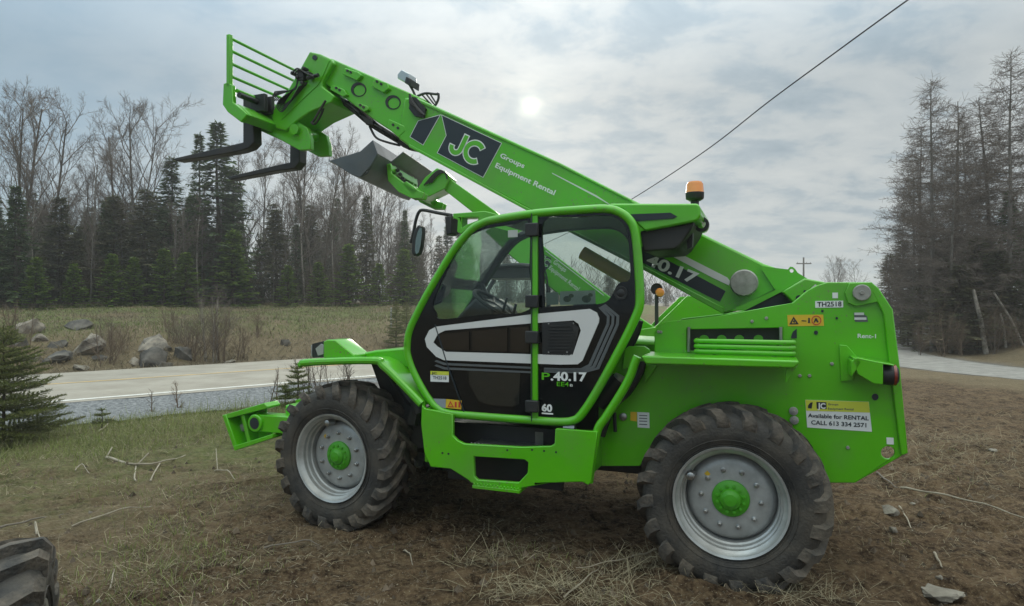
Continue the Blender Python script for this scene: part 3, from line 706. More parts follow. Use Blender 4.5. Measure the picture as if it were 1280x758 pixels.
rl = MB(); 
rl.tube([L(872, 262, .5), L(874, 276, .5)], .015, 6)
c = Vector(L(877, 281, .5)); rl.lathe([(-.03, .03), (-.03, .052), (.03, .052), (.04, .03)], 18, c); rl.prism(T([(858, 290), (866, 288), (865, 309), (859, 312)], .4), .4, .5)
rl.build('rear_work_lamp', BLACK, CABO)
# front top corner: mirror arm, mirror, lamp, bracket
fr_ = MB(); fr_.prism(T([(566, 267), (606, 264), (622, 268), (622, 274), (600, 277), (590, 281), (576, 293), (571, 290), (572, 275), (566, 273)], .5), .5, .62, holes=[T([(577, 272.5), (598, 272), (597, 275.5), (583, 281), (577, 285)], .5)])
fr_.build('front_roof_bracket', GREEN, CABO, bevel=.006)
fl_ = MB(); fl_.prism(T([(559, 272), (567, 270), (568, 293), (561, 295)], .55), .5, .64); fl_.build('front_work_lamp', BLACK, CABO, bevel=.01)
ma = MB(); ma.tube(smooth_path(T([(565, 269.5), (548, 266.5), (530, 263), (524, 265), (520, 275), (517, 290), (513.5, 304)], .55)), .014, 8); ma.build('mirror_arm', BLACK, CABO)
mr_ = MB(); mr_.prism(T([(519, 321), (516, 316), (517, 300), (520, 288), (524.5, 281.5), (528.5, 283), (529, 290), (527, 308), (524, 318)], .50), .47, .55); mr_.build('wing_mirror', BLACK, CABO, bevel=.012)
MB().prism(T([(520.3, 318), (518.6, 314), (519.4, 301), (522, 290), (525, 284.6), (527.3, 286), (527.3, 292), (525.6, 307), (523.2, 316)], .467), .467, .469).build('wing_mirror_pane', mat('mirror_green', (.20, .24, .22), .06, metal=.9), CABO, smooth=False)

# --- steps and skirt under the cab
skp = [(527, 506), (531, 511), (566, 518), (566, 545), (572, 551), (580, 555), (652, 559), (688, 558), (693, 555), (694, 536), (747, 540), (745, 556), (739, 603), (735, 607), (728, 603), (687, 604), (652, 610.5), (649, 613.5), (589, 604.5), (586, 601), (563, 586.5), (538, 584), (530, 566), (526, 530)]
shole = [(592, 571), (656, 575), (660, 578), (659, 592), (648, 603.5), (597, 600), (593, 596)]
MB().prism(T(skp, .04), .04, .075, holes=[T(shole, .04)]).build('step_skirt', GREEN, TH, bevel=.012)
wr = MB(); a, b = L(527, 508, .04), L(540, 584, .04); wr.box((a[0]+.004, .075, b[2]+.02), (a[0]+.035, .55, a[2]-.02)); a, b = L(745, 542, .04), L(738, 603, .04); wr.box((b[0]-.04, .075, b[2]+.02), (b[0]-.01, .5, a[2]-.02))
wr.build_each('skirt_end', GREEN, TH, bevel=.01)
a, b = L(592, 603.5, .03), L(651, 609, .03); stp = MB(); stp.box((a[0], .005, a[2]-.035), (b[0], .18, a[2]-.012)); 
for k in range(14):
    s = a[0] + (b[0]-a[0])*(k+.5)/14; stp.prism([(s-.010, a[2]-.012), (s+.010, a[2]-.012), (s+.004, a[2]+.006), (s-.004, a[2]+.006)], .006, .018)
stp.build('lower_step', GREEN, TH, bevel=.003)
a, b = L(585, 556, .06), L(662, 560, .06); s2 = MB(); s2.box((a[0], .08, a[2]-.03), (b[0], .5, a[2]-.005))
for k in range(16):
    s = a[0] + (b[0]-a[0])*(k+.5)/16; s2.prism([(s-.010, a[2]-.006), (s+.010, a[2]-.006), (s+.004, a[2]+.012), (s-.004, a[2]+.012)], .082, .096)
s2.build('upper_step', STEEL, TH, bevel=.003)
MB().box(L(560, 527, .30), L(705, 612, .34)).build('step_well', BLACK, TH)
bkn = MB()
for x, y in ((553, 566.5), (560.5, 567.5), (634, 563), (665, 562.6), (680, 564), (695, 565.5)): bkn.prism(T(ring_pts((x, y), 1.3, 1.3, 10), .038), .038, .042)
bkn.build('skirt_bolt_hole', NAVY, TH, smooth=False)
MB().box(L(669, 540, .2), L(679, 557, .2)).build('step_strap', STEEL, TH)
hr = MB(); hr.tube(smooth_path(T([(736, 603), (740, 575), (745, 546), (749, 533), (757, 522), (775, 494), (787, 472), (793, 455), (797, 446)], .09)), .030, 12)
hr.build('handrail', GREEN, TH)
bx = MB(); bx.prism(T([(743, 520), (770, 455), (800, 436), (802, 478), (758, 540)], .5), .5, .6); bx.build('cab_mount', BLACK, TH, bevel=.01)
MB().prism(T([(781, 437), (786, 433), (806, 433), (812, 437), (813, 441), (800, 448), (792, 460), (778, 462), (780, 446)], .40), .39, .415).build('rail_plate', GREEN, TH, bevel=.004)
hv = MB(); hv.tube(smooth_path(T([(752, 545), (765, 510), (785, 490), (800, 466), (803, 452)], .32)), .028, 8); hv.tube(smooth_path(T([(748, 500), (760, 475), (775, 445), (790, 420), (796, 400)], .55)), .05, 8)
hv.tube(T([(748, 505), (774, 474)], .34), .06, 14); hv.tube(T([(768, 516), (769, 540)], .36), .014, 6); hv.build('hydraulic_hose', HOSE, TH)
MB().tube(T([(773, 475.5), (776, 470)], .33), .045, 20).build('filler_cap', STEEL, TH)
c = L(778.5, 521.5, .4); MB().lathe([(.42, .028), (.405, .028), (.40, .02), (.40, .001)], 18, (c[0], 0, c[2])).build('plate_bolt', STEEL, TH)
patch(A, [(788, 515), (796, 515.3), (796, 527), (788, 526)], .417, YELLOW, TH, 'warning_label'); wn = patch(A, [(796.5, 515.3), (811.5, 516), (812, 535.5), (797, 534.5)], .417, WHITE, TH, 'notice_label')
nl = MB()
for y in (519, 522.5, 526, 530): nl.prism(T([(799, y), (809, y+.4), (809, y+1.5), (799, y+1.1)], .4155), .4155, .417)
nl.build('notice_text_block', GREYDEC, wn, smooth=False)
cr = MB()
for x in (549, 712): cr.tube(T([(x-7, 525+(x>600)*9), (x+7, 526+(x>600)*9)], .15), .03, 10)
cr.build_each('cab_rubber_mount', STEEL, TH)

# --- front: mudguard, headlamps, stabiliser
prof = T([(378, 454.5), (384, 451), (466, 448.5), (478, 454), (503, 478), (527, 503)], .06)
pts = [(p[0], p[2]) for p in prof]; lowp = [(a+.006, b-.035) for a, b in pts]
MB().prism(pts + lowp[::-1], .06, .62).build('front_mudguard', GREEN, TH, bevel=.012, seg=3)
MB().tube(smooth_path([(p[0], .06, p[2]-.015) for p in prof], n=4), .031, 10).build('mudguard_tube', GREEN, TH)
hz = L(470, 440, .3)
MB().prism(T([(418, 447), (440, 444), (470, 438), (508, 435), (515, 462), (480, 452)], .30), .30, .95).build('bonnet_deck', GREEN, TH, bevel=.015)
MB().prism(T([(404, 427), (409, 424.8), (419, 425), (443, 444.5), (443, 448), (404, 448)], .14), .14, .36).build('headlamp_hood', GREEN, TH, bevel=.01)
hm = MB(); hm.prism(T([(390, 430), (405, 426.5), (405.5, 447), (390.5, 447.5)], .145), .145, .35); hm.box(L(390, 432, .16), (L(388.8, 432, .16)[0], .33, L(389, 446, .16)[2]), mi=1)
hm.prism(T([(394, 436), (401, 430), (404, 431), (404, 443), (397, 445)], .14), .142, .146, mi=1)
HL = hm.build('headlight', [BLACK, LENS], TH, bevel=.006)
h2 = dup(HL, TH, (0, 1.75, 0))
h3 = MB().prism(T([(404, 427), (409, 424.8), (419, 425), (443, 444.5), (443, 448), (404, 448)], .14), 1.88, 2.1).build('headlamp_hood', GREEN, TH, bevel=.01)
MB().prism(pts + lowp[::-1], 1.62, 2.18).build('front_mudguard', GREEN, TH, bevel=.012)
ub = MB(); ub.prism(T([(464, 455), (480, 458), (500, 486), (508, 520), (500, 545), (480, 500)], .45), .45, .6); ub.tube(smooth_path(T([(500, 480), (514, 500), (520, 508), (516, 530)], .3)), .05, 8); ub.tube(T([(520, 496), (526, 516)], .2), .055, 12)
ub.prism(T([(505, 500), (530, 510), (530, 560), (512, 560), (500, 530)], .35), .35, .6)
for k in range(4): ub.tube(smooth_path(T([(486+k*4, 470), (497+k*3, 488+k*4), (508+k*3, 494), (520, 506+k*5)], .38+.03*k)), .014, 6)
ub.build('front_linkage', DARK, TH, bevel=.006)
MB().prism(T([(493, 481), (503, 479), (510, 486), (498, 490)], .4), .4, .5).build('linkage_plate', GREEN, TH, bevel=.006)
sb = MB(); sb.prism(T([(277.5, 519.5), (330, 505), (341, 548), (293, 564)], .58), .58, .605)
sb.prism(T([(277.5, 519.5), (330, 504), (334, 509), (333, 511), (280, 525)], .44), .44, .62); sb.prism(T([(291, 558), (340, 543), (341, 548), (293, 564)], .42), .42, .62)
sb.prism(T([(277.5, 519.5), (282, 518.5), (298, 562), (293, 564)], .43), .43, .60); sb.prism(T([(299, 513), (303, 512), (314, 556), (310, 558)], .46), .46, .60)
SB = sb.build('stabiliser_foot', GREEN, TH, bevel=.006)
a, b = L(320, 529, .45), L(385, 514, .50)
am = MB(); am.tube([(a[0], .43, a[2]), (a[0], .60, a[2])], .082, 20); am.box((a[0], .455, a[2]-.08), (b[0]+.45, .60, a[2]+.08)); am.lathe([(.426, .001), (.428, .055)], 18, (a[0], 0, a[2]), mi=1)
SA = am.build('stabiliser_arm', [GREEN, NAVY], TH, bevel=.01)
c = L(303, 535, .56); MB().lathe([(.58, .04), (.555, .04), (.545, .03), (.545, .001)], 8, (c[0], 0, c[2])).build('stabiliser_pin', CAPG, SB)
for o in (SB, SA):
    q = dup(o, TH); q.scale = (1, -1, 1); q.location = (0, 2.24, 0)
MB().box((-3.95, .55, .50), (-3.5, 1.7, .85)).build('front_crossmember', GREEN, TH, bevel=.02)
fcyl = MB(); fcyl.tube([L(728, 316, 1.25), L(793, 354, 1.25)], .06, 14); fcyl.build('lift_cylinder', CYLY, TH)

# ------------------------------------------------------------------ the second telehandler, parked behind with a bucket
B = Frame(10, 9.0, .52)
T2 = empty('telehandler', (B.P0[0], B.P0[1], 0), -B.th, cat='telehandler',
           label='second green telehandler with raised grey bucket, mostly hidden behind the fork machine')
L, T = B.L, B.T
wheels(T2, -3.0, 2.2)
b2 = MB(); b2.box((-3.7, .5, .5), (.9, 1.7, .95)); b2.build('chassis_frame', DARK, T2, bevel=.01)
for s in (0, -3.0):
    ax = MB(); ax.tube([(s, .25, WZ), (s, .6, WZ), (s, 1.1, WZ), (s, 1.6, WZ), (s, 1.95, WZ)], [.15, .1, .18, .1, .15], 14); ax.build('axle', DARK, T2)
for w in (.42, 1.6): MB().prism([(-.9, .62), (-.75, 1.35), (-.1, 1.45), (.35, 1.9), (.85, 1.9), (1.02, 1.6), (1.05, .75), (.8, .62), (.6, .62), (.45, 1.1), (-.45, 1.1), (-.6, .62)], w, w+.04).build('rear_chassis', GREEN, T2, bevel=.006)
MB().box((-2.2, 1.55, .7), (-.3, 2.15, 1.35)).build('engine_cover', GREEN, T2, bevel=.04)
for w in (.05, 1.6): MB().prism([(-3.75, 1.22), (-2.85, 1.22), (-2.4, .9), (-2.4, .85), (-2.87, 1.18), (-3.75, 1.18)], w, w+.5).build('front_mudguard', GREEN, T2, bevel=.01)
co = [(-2.95, 1.25), (-2.85, 1.6), (-2.55, 2.2), (-2.3, 2.33), (-1.85, 2.33), (-1.72, 2.2), (-1.72, 1.55), (-1.95, .8), (-2.75, .8)]
k2 = MB()
for w in (.12, .98):
    p = smooth_path([(a, w, b) for a, b in co], True, 3); p += [p[0], p[1]]; k2.tube(p, .035, 8, caps=False)
CB2 = k2.build('cab', BLACK, T2)
MB().prism([(-2.95, 1.25), (-1.72, 1.35), (-1.72, 1.5), (-1.95, .82), (-2.75, .82)], .12, .98).build('cab_tub', BLACKP, CB2)
MB().prism([(-2.55, 2.2), (-2.3, 2.33), (-1.85, 2.33), (-1.72, 2.2), (-1.75, 2.16), (-2.5, 2.16)], .14, .96).build('roof_panel', BLACK, CB2)
MB().prism([(-2.85, 1.35), (-2.78, 1.6), (-2.52, 2.12), (-1.78, 2.14), (-1.78, 1.45)], .12, .126).build('side_window', TINT, CB2, smooth=False)
V0, V1 = .95, 1.25
B2 = MB().prism(T([(632, 272), (660, 291), (682, 310), (755, 366), (806, 401), (880, 450), (850, 478), (760, 414), (698, 368), (640, 322), (606, 290)], V0), V0, V1).build('boom_section', GREEN, T2, bevel=.015)
MB().prism(T([(557, 220), (619, 264), (650, 290), (640, 310), (590, 265), (553, 236)], V0+.03), V0+.03, V1-.03).build('inner_boom_section', GREEN, T2, bevel=.012)
MB().prism(T([(682, 313), (755, 369), (755, 370.3), (682, 314.3)], V0), V0-.003, V0).build('pinstripe', WHITE, B2, smooth=False)
MB().prism(T([(668, 312), (689, 323), (688, 331), (681, 340), (668, 336)], V0), V0-.003, V0).build('logo_panel', NAVY, B2, smooth=False)
big_letters(B, (672, 325.5), (683, 334), (677, 317), V0-.005, B2, .16)
lettering(B, 'Groups', (691, 329), (706, 340.5), (694, 324.5), V0-.003, WHITE, B2, .012)
lettering(B, 'Equipment Rental', (685.5, 336), (722, 364), (688.5, 331.5), V0-.003, WHITE, B2, .012)
hd2 = MB(); hd2.prism(T([(531, 222), (546, 210), (556, 214), (563, 221), (556, 236), (538, 245), (530, 248), (521, 245), (520, 238)], .9), .9, 1.3)
H2 = hd2.build('boom_head', GREEN, T2, bevel=.012)
hh = MB()
for k in range(4): hh.tube(smooth_path(T([(530+k*3, 232-k), (541+k*2, 219), (550+k*2, 213+k), (559, 218+k*2)], .86)), .012, 6)
hh.build('head_hydraulics', DARK, H2)
c2 = MB()
for w in (.45, .62, 1.5, 1.68): 
    p = [(x, z) for x, _, z in T([(487.5, 208), (493, 207), (493.5, 219), (505, 228), (520, 238), (534, 243), (532, 250), (518, 250), (502, 242), (489, 228)], .6)]
    c2.prism(p, w, w+.05)
q = T([(507, 232), (512, 229), (526, 240), (520, 247)], .6); c2.prism(q, .45, 1.73)
q = T([(488, 209), (493, 208), (494, 216), (489, 216)], .6); c2.prism(q, .45, 1.73)
C2 = c2.build('bucket_carriage', GREEN, T2, bevel=.008)
rc = MB()
for k in range(4): y = 211+k*5; rc.tube([L(497+k*3, y+2, .6), L(500+k*3, y+4, 1.5)], .03, 8)
rc.build('carriage_pipework', DARK, C2)
# bucket: side plates, curved shell and spill guard
TT = T([(412, 201), (450, 189.5), (466, 175), (472, 192), (464, 207), (450, 222), (440, 219)], 0)
sd = [(x, z) for x, _, z in TT]
bk = MB()
for w in (0, 2.16): bk.prism(sd, w, w+.04)
curve = [sd[0], sd[6], sd[5], ((sd[5][0]+sd[4][0])/2+.02, (sd[5][1]+sd[4][1])/2-.02), sd[4], sd[3], sd[2]]
inner = []
for i, p in enumerate(curve):
    a, b = Vector(curve[max(0, i-1)]), Vector(curve[min(len(curve)-1, i+1)]); d = (b-a).normalized(); inner.append((p[0]-d.y*.03, p[1]+d.x*.03))
bk.prism(curve + inner[::-1], .04, 2.16)
BKT = bk.build('bucket', BUCKET, T2, bevel=.006)
u_ = Vector(sd[3]); e = Vector((.20, .15)); nrm = Vector((.6, -.8))*.02
pp = [tuple(u_), tuple(u_ + e), tuple(u_ + e + nrm), tuple(u_ + nrm)]
MB().prism(pp, .55, 2.2).build('spill_guard', BUCKET, BKT, bevel=.004)
gq = MB()
for w in (1.2, 1.75):
    gq.prism([tuple(Vector(pp[0]) + e*.45 - nrm*.6), tuple(Vector(pp[0]) + e*.75 - nrm*.6), tuple(Vector(pp[0]) + e*.75), tuple(Vector(pp[0]) + e*.45)], w, w+.12)
gq.build_each('guard_slot', DARK, BKT)
ce = MB(); ce.tube([(sd[0][0], -.005, sd[0][1]), (sd[0][0], 2.205, sd[0][1])], .02, 6); ce.build('cutting_edge', STEEL, BKT)
c = L(825, 366, 1.5); q = MB(); q.lathe([(1.42, .001), (1.43, .06), (1.5, .075), (1.53, .07)], 18, (c[0], 0, c[2])); q.lathe([(1.53, .095), (1.60, .095), (1.60, .001)], 18, (c[0]-.05, 0, c[2]+.06), mi=1); q.tube([(c[0]-.05, 1.56, c[2]), (c[0]-.05, 1.56, 1.2)], .03, 8, mi=1)
q.build('turn_signal', [AMBER, BLACK], T2)

# the big tyre that pokes into the bottom corner
FW = dup(WHEEL, None); FW.name = 'tractor_wheel'
FW.location = (-1.545, 2.13, .495); FW.rotation_euler = (0, 0, math.radians(122)); FW.scale = (.86, .86, .86)
tag(FW, 'big muddy lugged tyre at the bottom left, cut off by the edge of the photo', 'tyre')

# ------------------------------------------------------------------ terrain
DX, DY, NX, NY = .765, .644, -.644, .765           # along the road, and across it away from the viewer
fbm = lambda x, y, z, o=4: noise.fractal(Vector((x, y, z)), 1.0, 2.0, o)
def sst(a, b, x):
    t = min(1, max(0, (x-a)/(b-a))); return t*t*(3-2*t)
LANE = smooth_path([(36, 3, 0), (24, 8.5, 0), (16.5, 13, 0), (13.2, 17, 0), (12.9, 21, 0), (14.5, 26, 0), (19, 33, 0)], n=6)
LP = [(p.x, p.y) for p in LANE]
def lane_d(x, y):
    if x < 8 or x > 40 or y < 0 or y > 36: return 9.
    return min(math.hypot(x-a, y-b) for a, b in LP)
def road_z(n):
    return -.02 + .03*(1-((n-17.4)/3.1)**2) if n > 14.3 else -.02 - .05*(14.3-n)/2.4
def height(x, y):
    n = NX*x + NY*y
    h = 0.
    near = 1 - sst(10, 26, math.hypot(x, y))
    h += fbm(x*.55, y*.55, 3.1)*.045 + .03*fbm(x*.16+9, y*.16, 1.7)
    if near > 0:
        a = x*.86 + y*.5; b = -x*.5 + y*.86
        h += near*(.050*fbm(a*.8, b*4.2, 6.2, 3) + .034*fbm(a*2.6, b*7., 8.8, 3) + .032*abs(fbm(x*7, y*7, 2.2, 5)))
    # keep the ground under the machine and its tyres close to level
    k = 1 - sst(2.2, 4.2, math.hypot((x+.2)*.8, y-5.4))
    h = h*(1-.35*k) - .030*k
    if near > .3:
        ds = (x-A.P0[0])*A.u[0] + (y-A.P0[1])*A.u[1]; dw = (x-A.P0[0])*A.v[0] + (y-A.P0[1])*A.v[1]
        for s_ in (0, -3.035):
            for w_ in (.2, 2.04):
                e = math.hypot((ds-s_)/.36, (dw-w_)/.25)
                if e < 2.5: h += .050*math.exp(-((e-1.2)/.28)**2)*(1+.8*fbm(x*6, y*6, 4.)) - .02*math.exp(-(e/.8)**2)
        for w_, bend in ((.2, .05), (2.04, -.04), (-1.35, .10)):
            dd = dw - w_ - bend*(ds+1.5) - .10*math.sin(ds*.7+w_*3)
            if abs(dd) < .34 and (ds > .55 or ds < -3.6 or w_ < 0):
                f = (1-sst(.17, .32, abs(dd)))*max(0, min(1, .55+1.2*fbm(x*.5, y*.5, 14.)))
                h += f*(-.030 + .020*math.sin((ds+abs(dd)*.9)*2*PI/.21)) + .025*math.exp(-((abs(dd)-.27)/.06)**2)*f
    # road bed
    r = sst(10.6, 12.1, n)*(1-sst(20.4, 22.0, n))
    h = h*(1-r) + (min(road_z(max(11.9, min(20.5, n))), 0) - .06)*r
    # bank and field beyond it
    m = 1 - .75*sst(8, 30, x)
    rise = sst(20.7, 25.6, n)
    h += m*(1.0*rise + .80*sst(25.0, 41, n)) + 1.3*sst(60, 400, n)
    if n > 20.5: h += m*rise*(.16*fbm(x*.35, y*.35, 5.5) + .10*fbm(x*1.1, y*1.1, 7.7))*(1-.6*sst(26, 34, n))
    h -= .12*math.exp(-((n-21.0)/.7)**2)
    # gravel lane and the low dirt bank behind it
    ld = lane_d(x, y)
    q = 1 - sst(1.5, 2.3, ld); h = h*(1-q) - .05*q
    if x > 14: h += .35*sst(2.2, 4.5, ld)*sst(13.5, 18, x)*sst(13, 18, y)*(1-sst(20, 34, n))
    return h
def axis(lo, hi, core0, core1, step, grow):
    v = [core0]
    while v[-1] < core1: v.append(v[-1]+step)
    s = step
    while v[-1] < hi: s *= grow; v.append(v[-1]+s)
    a = [core0]; s = step
    while a[-1] > lo: s *= grow; a.append(a[-1]-s)
    return a[::-1][:-1] + v
gx = axis(-400, 400, -5.4, 5.0, .032, 1.05); gy = axis(-120, 600, 1.6, 7.4, .028, 1.035)
nxg, nyg = len(gx), len(gy)
verts = []; cols = []
for y in gy:
    for x in gx:
        n = NX*x + NY*y
        verts.append((x, y, height(x, y)))
        # what covers the soil: R green grass, G dead straw, B gravel
        left = sst(-.6, -4.5, x - .25*(y-4)) if True else 0
        nz = fbm(x*.5+4, y*.5, 11.) ; nz2 = fbm(x*1.6, y*1.6, 5.)
        g = left*sst(3.5, 8.5, y + .8*nz)*.45 + .12*left
        st = .20 + .45*left
        if n > 9: g = max(g, .55*sst(8.4, 10, n)); st = max(st, .7*sst(8, 11, n))
        gr = sst(11.3, 12., n)*(1-sst(20.4, 21.5, n))
        if n > 20.5:
            fld = sst(22.8, 26.5, n)
            g = .22*(1-fld) + fld*max(0, min(1, .60 + .8*nz)); st = .8
            g *= 1 - .8*sst(36, 40, n)
        if x > 5 and n < 11:
            st = .22 + .5*(1-sst(1.4, 3.2, abs(lane_d(x, y)-2.2)))*sst(6, 9, x); g = .12
        ldd = lane_d(x, y)
        gr = max(gr, 1-sst(1.3, 2.0, ldd+.3*nz))
        cols.append((max(0, min(1, g+.35*nz*g)), max(0, min(1, st + .25*nz2)), gr, 1.))
faces = [(j*nxg+i, j*nxg+i+1, (j+1)*nxg+i+1, (j+1)*nxg+i) for j in range(nyg-1) for i in range(nxg-1)]
gm = bpy.data.meshes.new('ground'); gm.from_pydata(verts, [], faces)
ca = gm.color_attributes.new('cover', 'FLOAT_COLOR', 'POINT'); ca.data.foreach_set('color', np.array(cols, dtype=np.float32).ravel())
gm.polygons.foreach_set('use_smooth', [True]*len(faces))
GO = bpy.data.objects.new('ground', gm); COL.objects.link(GO); tag(GO, 'bare brown dirt ground with patches of grass and dead straw', 'ground', kind='structure')

def ground_material():
    m, nt, b = new_mat('soil'); N, Lk = nt.nodes, nt.links
    geo = N.new('ShaderNodeNewGeometry'); at = N.new('ShaderNodeAttribute'); at.attribute_name = 'cover'
    sep = N.new('ShaderNodeSeparateColor'); Lk.new(at.outputs['Color'], sep.inputs[0])
    def nz(scale, detail=8, rough=.6, stretch=None):
        t = N.new('ShaderNodeTexNoise'); t.inputs['Scale'].default_value = scale; t.inputs['Detail'].default_value = detail; t.inputs['Roughness'].default_value = rough
        if stretch:
            mp = N.new('ShaderNodeMapping'); mp.inputs['Scale'].default_value = stretch; mp.inputs['Rotation'].default_value = (0, 0, math.radians(-32)); Lk.new(geo.outputs['Position'], mp.inputs[0]); Lk.new(mp.outputs[0], t.inputs['Vector'])
        else: Lk.new(geo.outputs['Position'], t.inputs['Vector'])
        return t.outputs['Fac']
    def ramp(f, stops):
        r = N.new('ShaderNodeValToRGB'); e = r.color_ramp.elements
        while len(e) < len(stops): e.new(.5)
        for k, (p, c) in enumerate(stops): e[k].position = p; e[k].color = (*c, 1) if len(c) == 3 else c
        Lk.new(f, r.inputs[0]); return r.outputs[0]
    def mix(f, a, c, mode='MIX'):
        x = N.new('ShaderNodeMixRGB'); x.blend_type = mode
        for k, v in ((0, f), (1, a), (2, c)):
            if isinstance(v, (int, float)): x.inputs[k].default_value = v
            elif isinstance(v, tuple): x.inputs[k].default_value = (*v, 1)
            else: Lk.new(v, x.inputs[k])
        return x.outputs[0]
    def mth(op, a, c):
        x = N.new('ShaderNodeMath'); x.operation = op; x.use_clamp = op != 'SUBTRACT'
        for k, v in ((0, a), (1, c)):
            if isinstance(v, (int, float)): x.inputs[k].default_value = v
            else: Lk.new(v, x.inputs[k])
        return x.outputs[0]
    dirt = ramp(nz(2.2, 10), [(.3, (.060, .036, .021)), (.5, (.115, .074, .043)), (.72, (.20, .135, .082))])
    dirt = mix(ramp(nz(28, 6), [(.42, (0, 0, 0)), (.7, (1, 1, 1))]), dirt, mix(.6, dirt, (.24, .178, .108)))
    straw = ramp(nz(30, 5, .7, (1, 4, 1)), [(.33, (.14, .105, .06)), (.52, (.25, .20, .12)), (.7, (.38, .32, .21))])
    gras = ramp(nz(14, 6, .7), [(.35, (.095, .12, .04)), (.55, (.155, .185, .06)), (.72, (.23, .235, .095))])
    grav = ramp(nz(45, 3, .8), [(.3, (.085, .09, .098)), (.5, (.15, .155, .165)), (.7, (.27, .27, .275))])
    crk = ramp(nz(7, 12, .78), [(.37, (.20, .17, .145)), (.52, (1., .97, .94)), (.75, (1.25, 1.22, 1.15))]); dirt = mix(1., dirt, crk, 'MULTIPLY')
    chip = ramp(nz(70, 2, .5), [(.66, (0, 0, 0)), (.72, (1, 1, 1))]); dirt = mix(chip, dirt, (.36, .30, .21))
    n1 = nz(6, 9, .75); n2 = nz(9, 9, .75, (1, 3, 1))
    sm = ramp(mth('SUBTRACT', mth('ADD', mth('MULTIPLY', sep.outputs[1], .62), mth('MULTIPLY', n2, .8)), .45), [(.12, (0, 0, 0)), (.42, (1, 1, 1))])
    gmk = ramp(mth('SUBTRACT', mth('ADD', mth('MULTIPLY', sep.outputs[0], .7), mth('MULTIPLY', n1, .8)), .45), [(.14, (0, 0, 0)), (.42, (1, 1, 1))])
    c = mix(mth('MULTIPLY', sm, .62), dirt, straw); c = mix(mth('MULTIPLY', gmk, .75), c, gras); c = mix(sep.outputs[2], c, grav)
    Lk.new(c, b.inputs['Base Color']); b.inputs['Roughness'].default_value = .95; b.inputs['Specular IOR Level'].default_value = .15
    bp = N.new('ShaderNodeBump'); bp.inputs['Strength'].default_value = 1.; bp.inputs['Distance'].default_value = .08
    hsum = mth('ADD', mth('MULTIPLY', nz(16, 8, .7), .7), mth('MULTIPLY', nz(60, 4, .7), .25))
    Lk.new(hsum, bp.inputs['Height']); Lk.new(bp.outputs[0], b.inputs['Normal'])
    return m
gm.materials.append(ground_material())

# ------------------------------------------------------------------ road, lines, gravel lane
def strip(name, n0, n1, t0, t1, lift, m, steps=90, cross=8, jag=0.):
    v, f = [], []
    for i in range(steps+1):
        t = t0 + (t1-t0)*i/steps
        for j in range(cross+1):
            n = n0 + (n1-n0)*j/cross
            if jag and j in (0, cross): n += jag*fbm(t*.9, n, 4.)
            v.append((NX*n+DX*t, NY*n+DY*t, road_z(n)+lift))
    for i in range(steps):
        for j in range(cross):
            a = i*(cross+1)+j; f.append((a, a+cross+1, a+cross+2, a+1))
    me = bpy.data.meshes.new(name); me.from_pydata(v, [], f); me.materials.append(m); me.polygons.foreach_set('use_smooth', [True]*len(f))
    bm = bmesh.new(); bm.from_mesh(me); bmesh.ops.recalc_face_normals(bm, faces=bm.faces); bm.to_mesh(me); bm.free()
    o = bpy.data.objects.new(name, me); COL.objects.link(o); o['kind'] = 'structure'; return o
ASPH = mat('worn_asphalt', (.31, .275, .228), .9, col2=(.40, .36, .305), vscale=1.1, bump=.3, bscale=90, spec=.2)
tag(strip('road', 14.15, 20.3, -70, 160, 0, ASPH, 200, 10, .06), 'worn grey two-lane road crossing behind the machine', 'road')
LINEW = mat('road_paint_white', (.80, .78, .73), .8, col2=(.62, .58, .53), vscale=5); LINEY = mat('road_paint_yellow', (.62, .40, .14), .8, col2=(.50, .36, .19), vscale=4)
tag(strip('road_edge_line', 14.40, 14.53, -70, 160, .005, LINEW, 200, 1), 'worn white edge line along the near side of the road', 'road marking')
tag(strip('road_centre_line', 17.28, 17.40, -70, 160, .005, LINEY, 200, 1), 'faded yellow centre line of the road', 'road marking')
GRAV = mat('shoulder_gravel', (.085, .092, .10), .95, col2=(.34, .34, .34), vscale=17, bump=1., bscale=40, spec=.2, island=0)
tag(strip('gravel_shoulder', 11.9, 14.15, -40, 90, -.006, GRAV, 260, 6, .22), 'blue-grey gravel shoulder along the near side of the road', 'shoulder')
lv_, lf_ = [], []
for i, p in enumerate(LANE):
    d = (LANE[min(i+1, len(LANE)-1)] - LANE[max(i-1, 0)]).normalized()
    for j in range(7):
        o = (j-3)/3*1.55
        lv_.append((p.x - d.y*o, p.y + d.x*o, height(p.x - d.y*o, p.y + d.x*o) + .012))
for i in range(len(LANE)-1):
    for j in range(6): a = i*7+j; lf_.append((a, a+1, a+8, a+7))
me = bpy.data.meshes.new('gravel_lane'); me.from_pydata(lv_, [], lf_); me.materials.append(mat('lane_gravel', (.24, .225, .205), .95, col2=(.34, .32, .29), vscale=3, bump=.8, bscale=50, spec=.2))
bm = bmesh.new(); bm.from_mesh(me); bmesh.ops.recalc_face_normals(bm, faces=bm.faces); bm.to_mesh(me); bm.free()
tag(bpy.data.objects.new('lane', me), 'pale gravel lane passing behind the rear of the machine', 'lane', kind='structure'); COL.objects.link(bpy.data.objects['lane'])

def hit(px, py, lo=3., hi=120.):
    """where the sight line through a pixel of the photograph meets the terrain"""
    dx, dz = (px-CX)/F, -(py-CY)/F
    y = lo
    while y < hi:
        if EYE + dz*y <= height(dx*y, y): break
        y += .05
    return (dx*y, y, height(dx*y, y))
def at(px, Y): x = (px-CX)/F*Y; return (x, Y, height(x, Y))

